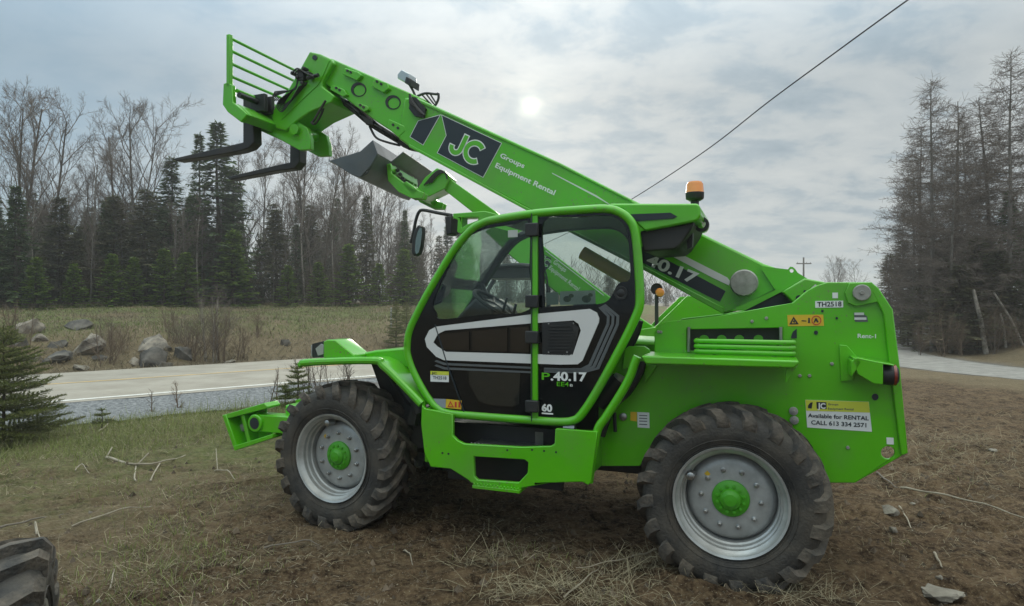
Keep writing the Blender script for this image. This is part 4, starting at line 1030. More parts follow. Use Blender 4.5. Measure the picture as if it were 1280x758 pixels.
# ------------------------------------------------------------------ vegetation meshes
BARK = mat('grey_bark', (.13, .115, .10), .9, col2=(.21, .19, .17), vscale=5)
BARKB = mat('brown_bark', (.060, .045, .034), .9, col2=(.11, .085, .065), vscale=5)
BIRCH = mat('pale_bark', (.36, .32, .27), .8, col2=(.16, .13, .11), vscale=7)
TWIG = mat('twigs', (.15, .118, .098), .9, island=.35)
TWIGB = mat('brown_twigs', (.15, .104, .07), .9, island=.35)
NEEDLE = mat('dark_needles', (.062, .102, .038), .75, col2=(.10, .135, .05), vscale=.9, island=.5, trans=.35)
NEEDLEB = mat('dull_needles', (.090, .105, .046), .8, col2=(.15, .122, .066), vscale=.8, island=.5, trans=.3)
NEEDLEG = mat('fresh_needles', (.125, .20, .024), .75, col2=(.18, .245, .04), vscale=1.2, island=.5, trans=.4)
NEEDLEN = mat('sapling_needles', (.105, .135, .032), .7, col2=(.17, .18, .055), vscale=4, island=.5, trans=.35)

def tri_tube(mb, pts, r0, r1, n=3, mi=0):
    k = len(pts); mb.tube(pts, [r0+(r1-r0)*i/(k-1) for i in range(k)], n, mi, caps=False)

def bare_tree(seed, h, spread=.35, forks=1, levels=4, dens=1., trunk_r=.11, clear=.3, up=.75):
    rd = random.Random(seed); mt, mc = MB(), MB()
    def branch(p, d, ln, r, lev):
        seg = 5 if lev <= 1 else (4 if lev == 2 else 3)
        pts = [p]; q = p; dd = d
        for i in range(seg):
            dd = (dd + Vector((rd.gauss(0, .12), rd.gauss(0, .12), rd.gauss(.05, .07)))*(1 if lev else .45)).normalized()
            q = q + dd*ln/seg; pts.append(q)
        tri_tube(mt if lev == 0 else mc, pts, r, max(.00035*h, r*(.35 if lev else .3)), 6 if lev == 0 else (4 if lev == 1 else 3))
        if lev >= levels: return
        cnt = int({0: 15, 1: 6, 2: 5, 3: 4}[lev]*dens + rd.random())
        for c in range(cnt):
            t = (clear + (1-clear)*(c+rd.random())/cnt) if lev == 0 else (.2+.8*(c+rd.random())/cnt)
            f = t*seg; i = min(seg-1, int(f)); b = pts[i].lerp(pts[i+1], f-i); ax = (pts[i+1]-pts[i]).normalized()
            perp = ax.orthogonal().normalized(); perp.rotate(Matrix.Rotation(rd.random()*2*PI, 3, ax))
            ang = rd.uniform(.45, .95) if lev else rd.uniform(.5, 1.0)*(1.15-.4*t)
            nd = (ax*math.cos(ang) + perp*math.sin(ang)); nd.z += .15*up; nd.normalize()
            l2 = ln*(spread*(1.15-.75*t) if lev == 0 else rd.uniform(.35, .6)*(1.1-.4*t))*rd.uniform(.75, 1.2)
            branch(b, nd, max(.023*h, l2), max(.0005*h, r*(.42 if lev == 0 else .5)*(1.1-.5*t)), lev+1)
    for k in range(forks):
        d = Vector((rd.gauss(0, .10*(forks > 1)), rd.gauss(0, .10*(forks > 1)), 1)).normalized()
        branch(Vector((rd.gauss(0, .12)*(forks > 1), rd.gauss(0, .12)*(forks > 1), -.3)), d, h*rd.uniform(.88, 1.0)+.3, trunk_r*(1 if k == 0 else .75), 0)
    return mt, mc

def conifer(seed, h, r, whorl=.30, sprays=10, ln=.34, wd=.055, low=.05, droop=.25, gap=.0, bare_low=0., taper=.85):
    rd = random.Random(seed); mt, mc = MB(), MB()
    pts = [Vector((rd.gauss(0, .01)*i, rd.gauss(0, .01)*i, -.3 + (h+.3)*i/8)) for i in range(9)]
    tri_tube(mt, pts, h*.013+.02, .012, 6)
    z = h*low
    while z < h*.985:
        t = z/h; R = r*(1-t)**taper*(.9+.2*rd.random()) + .10
        nb = rd.randint(5, 7); a0 = rd.random()*6.3
        for b in range(nb):
            if rd.random() < gap: continue
            a = a0 + 2*PI*b/nb + rd.gauss(0, .2); L_ = R*rd.choice((rd.uniform(.35, .8), rd.uniform(.7, 1.0), rd.uniform(.9, 1.3)))
            lift = rd.uniform(.05, .35)*(t*1.6-.25)
            P = []
            for i in range(5):
                f = i/4; P.append(Vector((math.cos(a)*L_*f, math.sin(a)*L_*f, z + L_*(lift*f - droop*f*f + .10*f**3))))
            tri_tube(mt, P, .010+.010*L_, .004, 3)
            if t < bare_low and rd.random() < .75:
                continue
            ns = max(4, int(sprays*L_/r*1.6)+3)
            for s in range(ns):
                f = .15 + .85*(s+rd.random())/ns; i = min(3, int(f*4)); c = P[i].lerp(P[i+1], f*4-i)
                ax = (P[i+1]-P[i]).normalized(); sd_ = Vector((-math.sin(a), math.cos(a), 0))
                for sg in (-1, 1):
                    dr = (ax*rd.uniform(.4, 1.) + sd_*sg*rd.uniform(.3, 1.) + Vector((0, 0, rd.gauss(-.12, .22)))).normalized()
                    l = ln*rd.uniform(.6, 1.25)*(.55+.6*(1-f)); w = wd*rd.uniform(.7, 1.3)
                    nrm = dr.cross(Vector((rd.gauss(0, .5), rd.gauss(0, .5), 1))).normalized()
                    e = c + dr*l
                    mc.face([c - nrm*w*.4, c + dr*l*.45 - nrm*w, e, c + dr*l*.45 + nrm*w])
        z += whorl*(.55+.6*(1-t))*rd.uniform(.8, 1.2)
    # leader tuft
    for k in range(14):
        a = rd.random()*6.3; c = Vector((0, 0, h*(.93+.07*rd.random()))); dr = Vector((math.cos(a), math.sin(a), .9)).normalized()
        nrm = dr.cross(Vector((0, 0, 1))).normalized(); l = ln*.6
        mc.face([c, c+dr*l*.5-nrm*wd*.7, c+dr*l, c+dr*l*.5+nrm*wd*.7])
    return mt, mc

def sapling_fir(seed, h, r, low=.05, needles=1.):
    """young fir seen close: every twig carries single needles"""
    rd = random.Random(seed); mt, mc = MB(), MB()
    tri_tube(mt, [Vector((0, 0, -.1)), Vector((.01, 0, h*.5)), Vector((0, .01, h))], .008+h*.010, .004, 6)
    def twig(p, d, l, dens):
        q = [p, p+d*l*.5+Vector((0, 0, -.03*l)), p+d*l]
        tri_tube(mt, q, .0035, .0015, 3)
        n = int(l*190*needles*dens)
        for k in range(n):
            f = k/n; c = q[0].lerp(q[1], f*2) if f < .5 else q[1].lerp(q[2], f*2-1)
            pr = d.orthogonal().normalized(); pr.rotate(Matrix.Rotation(rd.random()*6.28, 3, d))
            nd = (pr*.85 + d*.6 + Vector((0, 0, .15))).normalized(); nl = rd.uniform(.024, .044); w = .0046
            s = nd.cross(d).normalized()*w
            mc.face([c-s, c+nd*nl, c+s])
    z = h*low
    while z < h*.97:
        t = z/h; R = r*(1-t)**.8+.05; nb = rd.randint(6, 8); a0 = rd.random()*6.3
        for b in range(nb):
            a = a0+6.283*b/nb+rd.gauss(0, .2); L_ = R*rd.uniform(.7, 1.1); d = Vector((math.cos(a), math.sin(a), rd.uniform(-.10, .25)+.35*t)).normalized()
            p0 = Vector((0, 0, z)); twig(p0, d, L_, .8)
            m = int(L_/.075)
            for k in range(1, m+1):
                f = k/(m+1); c = p0+d*L_*f
                for sg in (-1, 1):
                    sd_ = Vector((-math.sin(a)*sg, math.cos(a)*sg, rd.gauss(.02, .1))); twig(c, (d*.75+sd_*.7).normalized(), L_*(1-f)*.55+.04, 1.)
        z += .10*(.6+.7*(1-t))
    twig(Vector((0, 0, h*.9)), Vector((0, 0, 1)), h*.12, 1.3)
    return mt, mc

def plant(name, mbs, mats, loc, label, cat, group=None, rz=0., sc=1., kinds=('trunk', 'crown'), fix=False):
    e = empty(name, loc, rz, label=label, cat=cat, group=group); e.scale = (sc, sc, sc)
    for mb, m, k in zip(mbs, mats, kinds):
        if mb.v: mb.build(k, m, e, smooth=(k != 'crown'), fix=fix)
    return e
def replant(src, loc, label=None, group=None, rz=0., sc=1.):
    c = dup(src, None, loc, (0, 0, rz), sc if isinstance(sc, tuple) else (sc, sc, sc))
    if label: c['label'] = label
    if group: c['group'] = group
    elif 'group' in c: del c['group']
    return c

PROTO = {}
def proto(key, make, mats, name, cat, h, kinds=('trunk', 'crown')):
    PROTO[key] = dict(make=make, mats=mats, name=name, cat=cat, h=h, first=None, kinds=kinds)
def grow(key, loc, H, label, group=None, wide=1.):
    p = PROTO[key]; s = H/p['h']; sc = (s*wide, s*wide, s)
    rz = random.random()*6.28
    if p['first'] is None:
        p['first'] = plant(p['name'], p['make'](), p['mats'], loc, label, p['cat'], group, rz, 1., p['kinds']); p['first'].scale = sc; return p['first']
    return replant(p['first'], loc, label, group, rz, sc)
for k in range(6):
    proto(f'bare{k}', lambda k=k: bare_tree(40+k, 11, .34 if k % 2 else .42, 1 if k < 3 else 2, 4, 1., .11, .34 if k % 2 else .25), (BARK if k % 3 else BARKB, TWIG), 'bare_tree', 'tree', 11.)
for k in range(2): proto(f'pole{k}', lambda k=k: bare_tree(70+k, 11, .17, 1, 3, 1.2, .08, .35), (BIRCH if k else BARK, TWIG), 'bare_tree', 'tree', 11.)
for k in range(3): proto(f'spruce{k}', lambda k=k: conifer(80+k, 10, 2.1, .20, 10, .42, .050, .04, .28, .30, .08, 1.05), (BARKB, NEEDLE), 'spruce_tree', 'tree', 10.)
for k in range(3): proto(f'hemlock{k}', lambda k=k: conifer(90+k, 8, 2.0, .19, 13, .42, .040, .04, .20, .34, .15, 1.15), (BARKB, NEEDLEB), 'hemlock_tree', 'tree', 8.)
for k in range(3): proto(f'young{k}', lambda k=k: conifer(100+k, 4, .95, .16, 12, .24, .045, .02, .05, .15, 0, .95), (BARKB, NEEDLEG), 'young_spruce', 'tree', 4.)
for k in range(3): proto(f'brush{k}', lambda k=k: bare_tree(120+k, 2.6, .5, 5, 3, .9, .022, .12), (TWIGB if k else TWIG, TWIGB), 'bare_shrub', 'shrub', 2.6, ('stem', 'twigs'))

def top_h(py, Y, base): return EYE + (CY-py)/F*Y - base
FD = lambda px, n: n/(NX*(px-CX)/F + NY)        # distance of the wood's rows at a pixel column
# trees that stand out, with what tells each of them from its neighbours
NAMED = [
 ('bare3', 22, 108, 38, 'tall forked bare tree with rising limbs near the left edge of the photo'),
 ('bare0', 62, 150, 43, 'slender bare tree just right of the forked one near the left edge'),
 ('bare1', 150, 152, 42, 'bare tree with a rounded top, left one of a close pair above the dark wood'),
 ('bare4', 178, 138, 41, 'bare tree with the tallest rounded top in the left part of the wood'),
 ('bare2', 112, 196, 39.5, 'crooked dark bare tree reaching through the brown conifers'),
 ('bare5', 318, 186, 40, 'bare tree just right of the tall spruce, between the two forks'),
 ('bare0', 372, 168, 41, 'tall bare tree below the tip of the lower fork'),
 ('bare3', 398, 182, 38.5, 'forked bare tree with pale stems in the middle of the wood'),
 ('bare1', 432, 180, 41, 'bare tree behind the raised grey bucket, left of its lip'),
 ('pole1', 418, 215, 38, 'white-stemmed birch in front of the bare trees'),
 ('bare4', 470, 205, 43, 'bare tree directly below the grey bucket'),
 ('pole0', 500, 250, 40, 'thin straight bare tree left of the cab mirror'),
 ('spruce0', 272, 152, 38, 'tallest dark spruce, its tip beneath the raised forks'),
 ('spruce1', 249, 166, 39, 'narrow dark spruce just left of the tallest one'),
 ('spruce2', 292, 208, 38.5, 'dark spruce leaning on the right of the tallest one'),
 ('spruce1', 20, 232, 36, 'broad dark spruce filling the left edge of the wood'),
 ('spruce0', -12, 226, 36.5, 'dark spruce cut off by the left edge of the photo'),
 ('spruce2', 214, 196, 40, 'dull dark spruce below the long fork tip'),
 ('hemlock0', 75, 246, 38, 'brownish hemlock right of the broad dark spruce'),
 ('hemlock1', 142, 244, 38.5, 'wide brownish hemlock below the pair of round-topped bare trees'),
 ('hemlock2', 182, 236, 38, 'brown hemlock with a ragged top left of the dull spruce'),
 ('hemlock1', 345, 262, 38, 'brownish hemlock among bare stems right of the spruces'),
 ('hemlock0', 458, 244, 39, 'narrow brown hemlock beneath the bucket'),
 ('spruce0', 506, 262, 39, 'thin dark spruce beside the cab mirror'),
 ('young0', 140, 318, 37, 'fresh green young spruce at the wood edge above the left boulders'),
 ('young1', 168, 322, 37.3, 'second fresh green young spruce above the left boulders'),
 ('young2', 205, 312, 37, 'fresh green young spruce left of the fallen logs'),
 ('young0', 232, 316, 37, 'fresh green young spruce right behind the fallen logs'),
 ('young1', 292, 288, 37.5, 'tall green young spruce under the big spruce'),
 ('young2', 360, 332, 37, 'small round green spruce in the middle of the wood edge'),
 ('young0', 398, 328, 37.2, 'bushy green spruce left of the wide one'),
 ('young1', 436, 306, 37.6, 'wide green young spruce at the right of the wood edge'),
 ('young2', 474, 330, 37, 'green young spruce with a brown lower side near the cab'),
 ('young0', 505, 312, 38, 'dark green young spruce directly left of the cab front'),
 ('young2', 92, 330, 36.6, 'low green spruce under the brown hemlock at the left'),
 ('young1', 46, 322, 36, 'dark young spruce at the foot of the broad spruce'),
]
for key, px, py, n, lab in NAMED:
    Y = FD(px, n); x, y, z = at(px, Y)
    w = 1.0
    if key.startswith('spruce'): w = 1.3
    if key.startswith('hemlock'): w = 1.45
    if px in (249, 506, 458): w = .8
    if key.startswith('young'): w = 1.5; n -= 1.2; Y = FD(px, n); x, y, z = at(px, Y)
    grow(key, (x, y, z), top_h(py, Y, z), lab, wide=w)
# the rest of the wood, row after row
rd = random.Random(5)
def prof_top(px):
    P = [(-200, 215), (0, 200), (60, 215), (120, 215), (200, 215), (260, 225), (330, 215), (420, 215), (500, 245), (600, 262), (760, 300), (900, 330), (1100, 352)]
    for (a, b), (c, d) in zip(P, P[1:]):
        if px <= c: return b + (d-b)*(px-a)/(c-a)
    return 352
cnt = 0
for i in range(185):
    px = rd.uniform(-130, 560) if i < 150 else rd.uniform(560, 1000)
    n = rd.uniform(38.5, 54); Y = FD(px, n)
    if Y < 0 or Y > 160: continue
    x, y, z = at(px, Y); tp = prof_top(px)
    r = rd.random(); ev = .62 if px < 330 else .42
    if r < ev:
        key = rd.choice(['hemlock0', 'hemlock1', 'hemlock2', 'spruce1', 'hemlock0', 'spruce2']); pt = tp + rd.uniform(22, 85)
        lab, gp = ('dull conifer of middling height inside the wood beyond the road', 'conifers inside the wood') if key[0] == 'h' else ('dark spruce of middling height inside the wood beyond the road', 'spruces inside the wood')
        w = rd.uniform(1.0, 1.5)
    else:
        key = rd.choice(['bare0', 'bare1', 'bare2', 'bare3', 'bare4', 'bare5', 'pole0', 'pole0', 'pole1']); pt = tp + rd.uniform(5, 85)
        lab, gp = ('thin leafless tree inside the wood beyond the road', 'leafless trees inside the wood'); w = rd.uniform(.75, 1.05)
        if key == 'pole1': lab, gp = 'thin pale-stemmed leafless tree inside the wood', 'pale stems inside the wood'
    grow(key, (x, y, z), max(2.5, top_h(pt, Y, z)), lab, gp, w)
for i in range(26):
    px = rd.uniform(-60, 570); n = rd.uniform(37.6, 38.8); Y = FD(px, n); x, y, z = at(px, Y)
    grow(f'brush{i%3}', (x, y, z), rd.uniform(1.0, 2.6), 'bare twiggy brown shrub along the edge of the wood', 'bare shrubs along the wood edge', rd.uniform(.8, 1.3))
for i in range(24):
    px = rd.uniform(-20, 540); n = rd.uniform(37.2, 38.6); Y = FD(px, n); x, y, z = at(px, Y)
    grow(rd.choice(['pole0', 'pole1', 'pole0', 'bare2']), (x, y, z), max(3., top_h(prof_top(px)+rd.uniform(10, 110), Y, z)), 'slender leafless tree on the front edge of the wood', 'leafless trees on the front edge of the wood', rd.uniform(.9, 1.2))
# dense twiggy undergrowth between the trunks: one uncountable mass
ug = MB(); rd = random.Random(9)
for i in range(17000):
    px = rd.uniform(-160, 900); n = rd.uniform(38.5, 56); Y = FD(px, n)
    if Y < 0 or Y > 150: continue
    x = (px-CX)/F*Y + rd.gauss(0, .2); n_ = NX*x+NY*Y
    z = 1.6 + rd.random()**2.2*4.2
    d = Vector((rd.gauss(0, .5), rd.gauss(0, .5), 1)).normalized(); l = rd.uniform(.5, 1.5); s = d.orthogonal().normalized()*rd.uniform(.012, .05)
    p = Vector((x, Y, z)); ug.face([p-s, p+d*l*.5-s, p+d*l, p+d*l*.5+s])
tag(ug.build('undergrowth', mat('brush_mass', (.085, .066, .050), .95, col2=(.06, .066, .036), vscale=.5, island=.5), None, smooth=False, fix=False), 'dense brown undergrowth filling the wood between its trunks', 'undergrowth', kind='stuff')

# larches and hemlocks on the right
for k in range(3): proto(f'larch{k}', lambda k=k: larch(140+k, 11), (BARK, TWIG), 'larch_tree', 'tree', 11.)
def larch(seed, h):
    rd = random.Random(seed); mt, mc = MB(), MB()
    bx_, by_ = rd.gauss(0, .25), rd.gauss(0, .25); tp = [Vector((bx_*(i/9)**2+rd.gauss(0, .012), by_*(i/9)**2+rd.gauss(0, .012), -.3+(h+.3)*i/9)) for i in range(10)]
    tri_tube(mt, tp, .12, .012, 6)
    z = h*.14
    while z < h*.99:
        t = z/h; R = 2.7*(1-t)**.7*rd.uniform(.6, 1.2) + .15; f = (z+.3)/(h+.3)*9; i = min(8, int(f)); p0 = tp[i].lerp(tp[i+1], f-i)
        for b in range(rd.randint(2, 4)):
            a = rd.random()*6.28; L_ = R*rd.uniform(.55, 1.1); P = []
            lift = rd.uniform(-.05, .3)
            for q in range(6):
                g = q/5; P.append(p0 + Vector((math.cos(a)*L_*g, math.sin(a)*L_*g, L_*(lift*g-.28*g*g+.26*g**3)+rd.gauss(0, .03))))
            tri_tube(mc, P, .008+.006*L_, .004, 3)
            for s in range(int(L_*11)+2):
                g = .15+.85*rd.random(); q = min(4, int(g*5)); c = P[q].lerp(P[q+1], g*5-q); ax = (P[q+1]-P[q]).normalized()
                d = (ax*.6 + Vector((rd.gauss(0, .6), rd.gauss(0, .6), rd.gauss(.1, .45)))).normalized(); l = rd.uniform(.2, .7)*(1.1-.5*g)
                e = c+d*l; m = c+d*l*.5+Vector((0, 0, -.03)); tri_tube(mc, [c, m, e], .006, .003, 3)
                for u in range(2):
                    d2 = (d*.6+Vector((rd.gauss(0, .6), rd.gauss(0, .6), rd.gauss(0, .5)))).normalized(); tri_tube(mc, [m, m+d2*l*.3, m+d2*l*.6], .0045, .003, 3)
        z += .13*rd.uniform(.7, 1.4)
    return mt, mc
RIGHT = [
 ('larch0', 1166, 98, 24, 'tall bare larch with a narrow pointed top, standing left of the taller right-edge tree', 1.),
 ('larch1', 1262, 66, 23, 'tallest bare larch, by the right edge of the photo', 1.1),
 ('larch2', 1212, 150, 25, 'bare larch between the pointed one and the tallest one', .9),
 ('larch0', 1142, 208, 26, 'small bare larch on the left rim of the right-hand trees', 1.),
 ('larch2', 1188, 188, 23, 'drooping bare larch in front of the pointed one', 1.),
 ('larch1', 1128, 262, 28, 'bare tree closest to the rear of the machine', .9),
 ('larch2', 1298, 84, 25, 'bare larch cut by the right edge of the photo', 1.),
 ('larch0', 1236, 190, 27, 'bare larch deep behind the tallest one', 1.),
 ('hemlock1', 1182, 322, 23.5, 'brownish hemlock under the pointed larch', 1.8),
 ('hemlock2', 1222, 296, 23, 'broad dull hemlock in the middle of the right-hand trees', 1.8),
 ('spruce1', 1262, 238, 24, 'dark green spruce below the tallest larch', 1.1),
 ('hemlock0', 1150, 352, 25, 'low hemlock beside the gravel lane', 1.7),
 ('hemlock1', 1112, 318, 30, 'dull hemlock at the far left rim of the right-hand trees', 1.5),
 ('hemlock2', 1128, 300, 29, 'taller dull hemlock beside the far left rim of the right-hand trees', 1.4),
 ('hemlock1', 1166, 300, 26, 'brown-green hemlock between the lane and the pointed larch', 1.8),
 ('hemlock0', 1200, 330, 22.6, 'low spreading hemlock right behind the standing dead trunk', 2.0),
 ('hemlock2', 1248, 312, 22.8, 'spreading hemlock right of the standing dead trunk', 1.9),
 ('larch1', 1150, 160, 27, 'feathery bare larch left of the pointed one', 1.2),
 ('larch0', 1196, 128, 26.5, 'feathery bare larch right of the pointed one', 1.3),
 ('larch2', 1240, 120, 26, 'feathery bare larch left of the tallest one', 1.3),
 ('hemlock0', 1286, 318, 22.5, 'hemlock with bare lower stems at the right edge', 1.2),
 ('spruce0', 1310, 250, 26, 'dark spruce beyond the right edge larch', 1.2),
 ('hemlock2', 1135, 372, 27, 'low hemlock nearest the machine tail', 1.4),
 ('spruce2', 1205, 300, 28, 'dark spruce behind the broad dull hemlock', 1.3),
]
for key, px, py, Y, lab, w in RIGHT:
    x, y, z = at(px, Y); grow(key, (x, y, z), top_h(py, Y, z), lab, wide=w)
rd = random.Random(31)
for i in range(26):
    px = rd.uniform(1115, 1420); Y = rd.uniform(26, 38); x, y, z = at(px, Y)
    if lane_d(x, y) < 2.2: continue
    key = rd.choice(['hemlock0', 'hemlock1', 'hemlock2', 'spruce1', 'bare1', 'larch1'])
    pt = 300 + rd.uniform(-30, 60) if key[0] in 'hs' else 225+rd.uniform(-20, 90)
    if px < 1160: pt += 55
    lab, gp = ('conifer half hidden behind the larches on the right', 'conifers behind the larches') if key[0] in 'hs' else ('leafless tree half hidden behind the larches on the right', 'leafless trees behind the larches')
    grow(key, (x, y, z), top_h(pt, Y, z), lab, gp, 1.1)
for i, (px, Y, H) in enumerate(((1150, 22.5, 1.2), (1178, 22, 1.6), (1200, 21.6, 1.1), (1240, 21.5, 1.5), (1268, 21.4, 1.2), (1222, 22.3, 1.8), (1296, 21.5, 1.4))):
    x, y, z = at(px, Y); grow(f'brush{i%3}', (x, y, z), H, 'bare shrub at the foot of the right-hand trees', 'bare shrubs under the right-hand trees')
# leaning dead stems under the right-hand trees
for i, (px, py0, px1, py1, Y, lab) in enumerate(((1234, 438, 1222, 362, 21.8, 'pale dead trunk standing alone under the right-hand trees'), (1258, 436, 1256, 392, 22, 'short pale dead stem right of the standing dead trunk'), (1282, 420, 1248, 366, 21.8, 'dead stem leaning left at the right edge'))):
    x, y, z = at(px, Y); zz = EYE + (CY-py1)/F*Y
    mb = MB(); tri_tube(mb, [Vector((0, 0, -.2)), Vector(((px1-px)/F*Y*.5+.03, .1, (zz-z)*.5)), Vector(((px1-px)/F*Y, .2, zz-z))], .09 if i == 0 else .05, .05 if i == 0 else .03, 7)
    o = mb.build('dead_trunk', BIRCH); o.location = (x, y, z); tag(o, lab, 'dead tree')
# lone bare tree and pole far behind the machine
Y = 62; x, y, z = at(1042, Y); grow('bare4', (x, y, z), top_h(322, Y, z), 'lone bare tree on the skyline behind the tail of the machine', wide=1.)
Y = 75; x, y, z = at(1072, Y); grow('bare2', (x, y, z), top_h(332, Y, z), 'faint small bare tree right of the lone one on the skyline', wide=1.)

# saplings and shrubs near the road
x, y, z = at(4, 8.3); plant('fir_sapling', sapling_fir(3, 1.55, .98, .04, .8), (BARKB, NEEDLEN), (x, y, z), 'young fir with soft green branches at the left edge, nearer than the road', 'tree', rz=.4)
x, y, z = at(372, 10.8); plant('fir_sapling', sapling_fir(4, .74, .33, .05, 1.), (BARKB, NEEDLEN), (x, y, z), 'knee-high fir sapling just above the front tyre', 'tree')
x, y, z = at(356, 10.9); plant('fir_sapling', sapling_fir(5, .42, .25, .05, 1.), (BARKB, NEEDLEN), (x, y, z), 'tiny fir sapling left of the knee-high one', 'tree')
x, y, z = at(127, 9.3); plant('fir_sapling', sapling_fir(6, .34, .16, .05, 1.), (BARKB, NEEDLEN), (x, y, z), 'tiny fir sapling on the verge beside the big young fir', 'tree')
x, y, z = at(495, 24.5); plant('fir_sapling', sapling_fir(7, 1.9, .62, .05, .45), (BARKB, NEEDLEN), (x, y, z), 'slim yellow-green fir on the far bank beside the white marker post', 'tree')
x, y, z = at(508, 27); plant('fir_sapling', sapling_fir(8, 1.3, .5, .05, .45), (BARKB, NEEDLEN), (x, y, z), 'small fir in the field touching the cab outline', 'tree')
def shrub_at(seed, px, py, H, forks, mats, lab, name='bare_shrub', lv=3, spread=.45):
    p = hit(px, py); mt, mc = bare_tree(seed, H, spread, forks, lv, .9, .012+.006*H, .15)
    return plant(name, (mt, mc), mats, p, lab, 'shrub', kinds=('stem', 'twigs'))
shrub_at(201, 262, 452, 2.1, 5, (BIRCH, TWIG), 'leafless birch clump on the bank right of the boulders')
shrub_at(202, 275, 452, 1.6, 4, (TWIGB, TWIGB), 'dense brown shrub just right of the birch clump')
shrub_at(203, 246, 452, 1.3, 4, (TWIGB, TWIGB), 'low brown shrub between the dark boulder and the birch clump')
shrub_at(204, 140, 455, 1.2, 5, (TWIGB, TWIGB), 'tangled brown shrub between the two big boulders')
shrub_at(205, 20, 440, 1.3, 5, (TWIGB, TWIGB), 'brown shrub on the bank above the young fir')
shrub_at(206, 300, 448, 1.0, 4, (TWIGB, TWIGB), 'low thin shrub at the far road edge right of the birches')
rd = random.Random(66)
for k in range(9):
    px = rd.uniform(120, 330); py = rd.uniform(405, 454); mt, mc = bare_tree(300+k, rd.uniform(.5, 1.0), .5, 5, 3, .8, .012, .1)
    plant('bare_shrub', (mt, mc), (TWIGB, TWIGB if k % 2 else TWIG), hit(px, py), 'low tangle of bare brown stems on the rocky bank', 'shrub', 'bare tangles on the rocky bank', kinds=('stem', 'twigs'))
shrub_at(207, 224, 514, .55, 1, (TWIGB, mat('dry_leaf_twigs', (.16, .09, .045), .9, island=.3)), 'thin dry weed with tan tips on the near verge', 'dry_weed', 3, .3)
shrub_at(208, 330, 512, .75, 2, (TWIGB, TWIG), 'thin leafless switch standing on the near verge', 'dry_weed', 2, .2)
shrub_at(209, 190, 520, .42, 1, (TWIGB, TWIG), 'faint thin stalks on the verge by the dry weed', 'dry_weed', 2, .25)
shrub_at(210, 392, 508, .9, 4, (TWIGB, TWIG), 'thin reddish switches behind the front tyre', 'dry_weed', 3, .35)
shrub_at(211, 430, 505, .8, 4, (TWIGB, TWIG), 'bare switches behind the front mudguard', 'dry_weed', 3, .35)

# ------------------------------------------------------------------ boulders, logs, sticks, stones
ROCK = mat('tan_rock', (.34, .29, .23), .9, col2=(.075, .066, .058), vscale=2.6, bump=1., bscale=5)
ROCKD = mat('dark_rock', (.045, .042, .04), .85, col2=(.17, .15, .125), vscale=2.6, bump=1., bscale=5)
STONE = mat('pale_stone', (.19, .165, .13), .9, col2=(.28, .25, .205), vscale=9, bump=.5, bscale=40)
def rock(name, seed, loc, size, m, rz, tilt, label, cat='boulder', sub=3):
    rd = random.Random(seed); bm = bmesh.new()
    for k in range(16):
        a, b = rd.random()*6.28, math.acos(rd.uniform(-1, 1)); r = rd.uniform(.75, 1.1)
        bm.verts.new((size[0]*.5*r*math.sin(b)*math.cos(a), size[1]*.5*r*math.sin(b)*math.sin(a), size[2]*.5*r*math.cos(b)))
    bmesh.ops.convex_hull(bm, input=bm.verts)
    for v in [v for v in bm.verts if not v.link_faces]: bm.verts.remove(v)
    bmesh.ops.triangulate(bm, faces=bm.faces)
    bmesh.ops.subdivide_edges(bm, edges=bm.edges, cuts=sub, use_grid_fill=True)
    s = min(size)
    for v in bm.verts:
        n = fbm(v.co.x/s*1.6+seed, v.co.y/s*1.6, v.co.z/s*3.2); v.co *= 1 + .16*n - .10*abs(fbm(v.co.x/s*2.2, v.co.y/s*2.2+seed, v.co.z/s*2.2))
        v.co.z += .05*s*fbm(v.co.x/s*4, v.co.y/s*4, seed)
    bmesh.ops.recalc_face_normals(bm, faces=bm.faces)
    me = bpy.data.meshes.new(name); bm.to_mesh(me); bm.free(); me.materials.append(m)
    me.polygons.foreach_set('use_smooth', [True]*len(me.polygons)); me.set_sharp_from_angle(angle=math.radians(28))
    o = bpy.data.objects.new(name, me); COL.objects.link(o); o.location = loc; o.rotation_euler = (tilt[0], tilt[1], rz)
    return tag(o, label, cat)
def rock_at(seed, px, py, w, h, m, lab, tilt=(0, 0), rz=0., deep=1.1, cat='boulder', name='boulder', sink=.25):
    p = hit(px, py); k = p[1]/F
    return rock(name, seed, (p[0], p[1]+w*k*.3, p[2]+h*k*(.5-sink)), (w*k*1.12, w*k*deep, h*k*1.35), m, rz, tilt, lab, cat)
rock_at(11, 30, 418, 34, 20, ROCK, 'pale cracked boulder high on the bank at the far left', (.1, .2))
rock_at(12, 92, 413, 34, 15, ROCKD, 'low dark boulder near the top of the bank', (.1, .1))
rock_at(13, 92, 446, 66, 26, ROCK, 'long tan slab tilting out of the bank', (.25, -.50), .2, .6)
rock_at(14, 60, 455, 40, 16, ROCKD, 'dark rock under the low end of the tan slab', (.1, -.3))
rock_at(15, 186, 440, 36, 24, ROCK, 'split tan boulder with a pale flat face on the bank', (.25, .2), .4)
rock_at(16, 181, 458, 40, 26, ROCKD, 'dark cracked rock beneath the split tan boulder', (.1, 0))
rock_at(17, 226, 450, 22, 20, ROCKD, 'dark boulder standing alone right of the split one', (.2, .1))
rock_at(18, 97, 464, 18, 10, STONE, 'small pale rock at the far road edge below the slab', (0, 0))
rock_at(19, 204, 462, 16, 14, STONE, 'small grey rock at the far road edge beside the split boulder', (0, .2))
rock_at(20, 354, 433, 15, 13, ROCKD, 'small dark rock in the middle of the grassy bank', (0, .3))
rock_at(21, 282, 456, 20, 7, STONE, 'flat grey rock under the birch clump at the road edge', (0, 0))
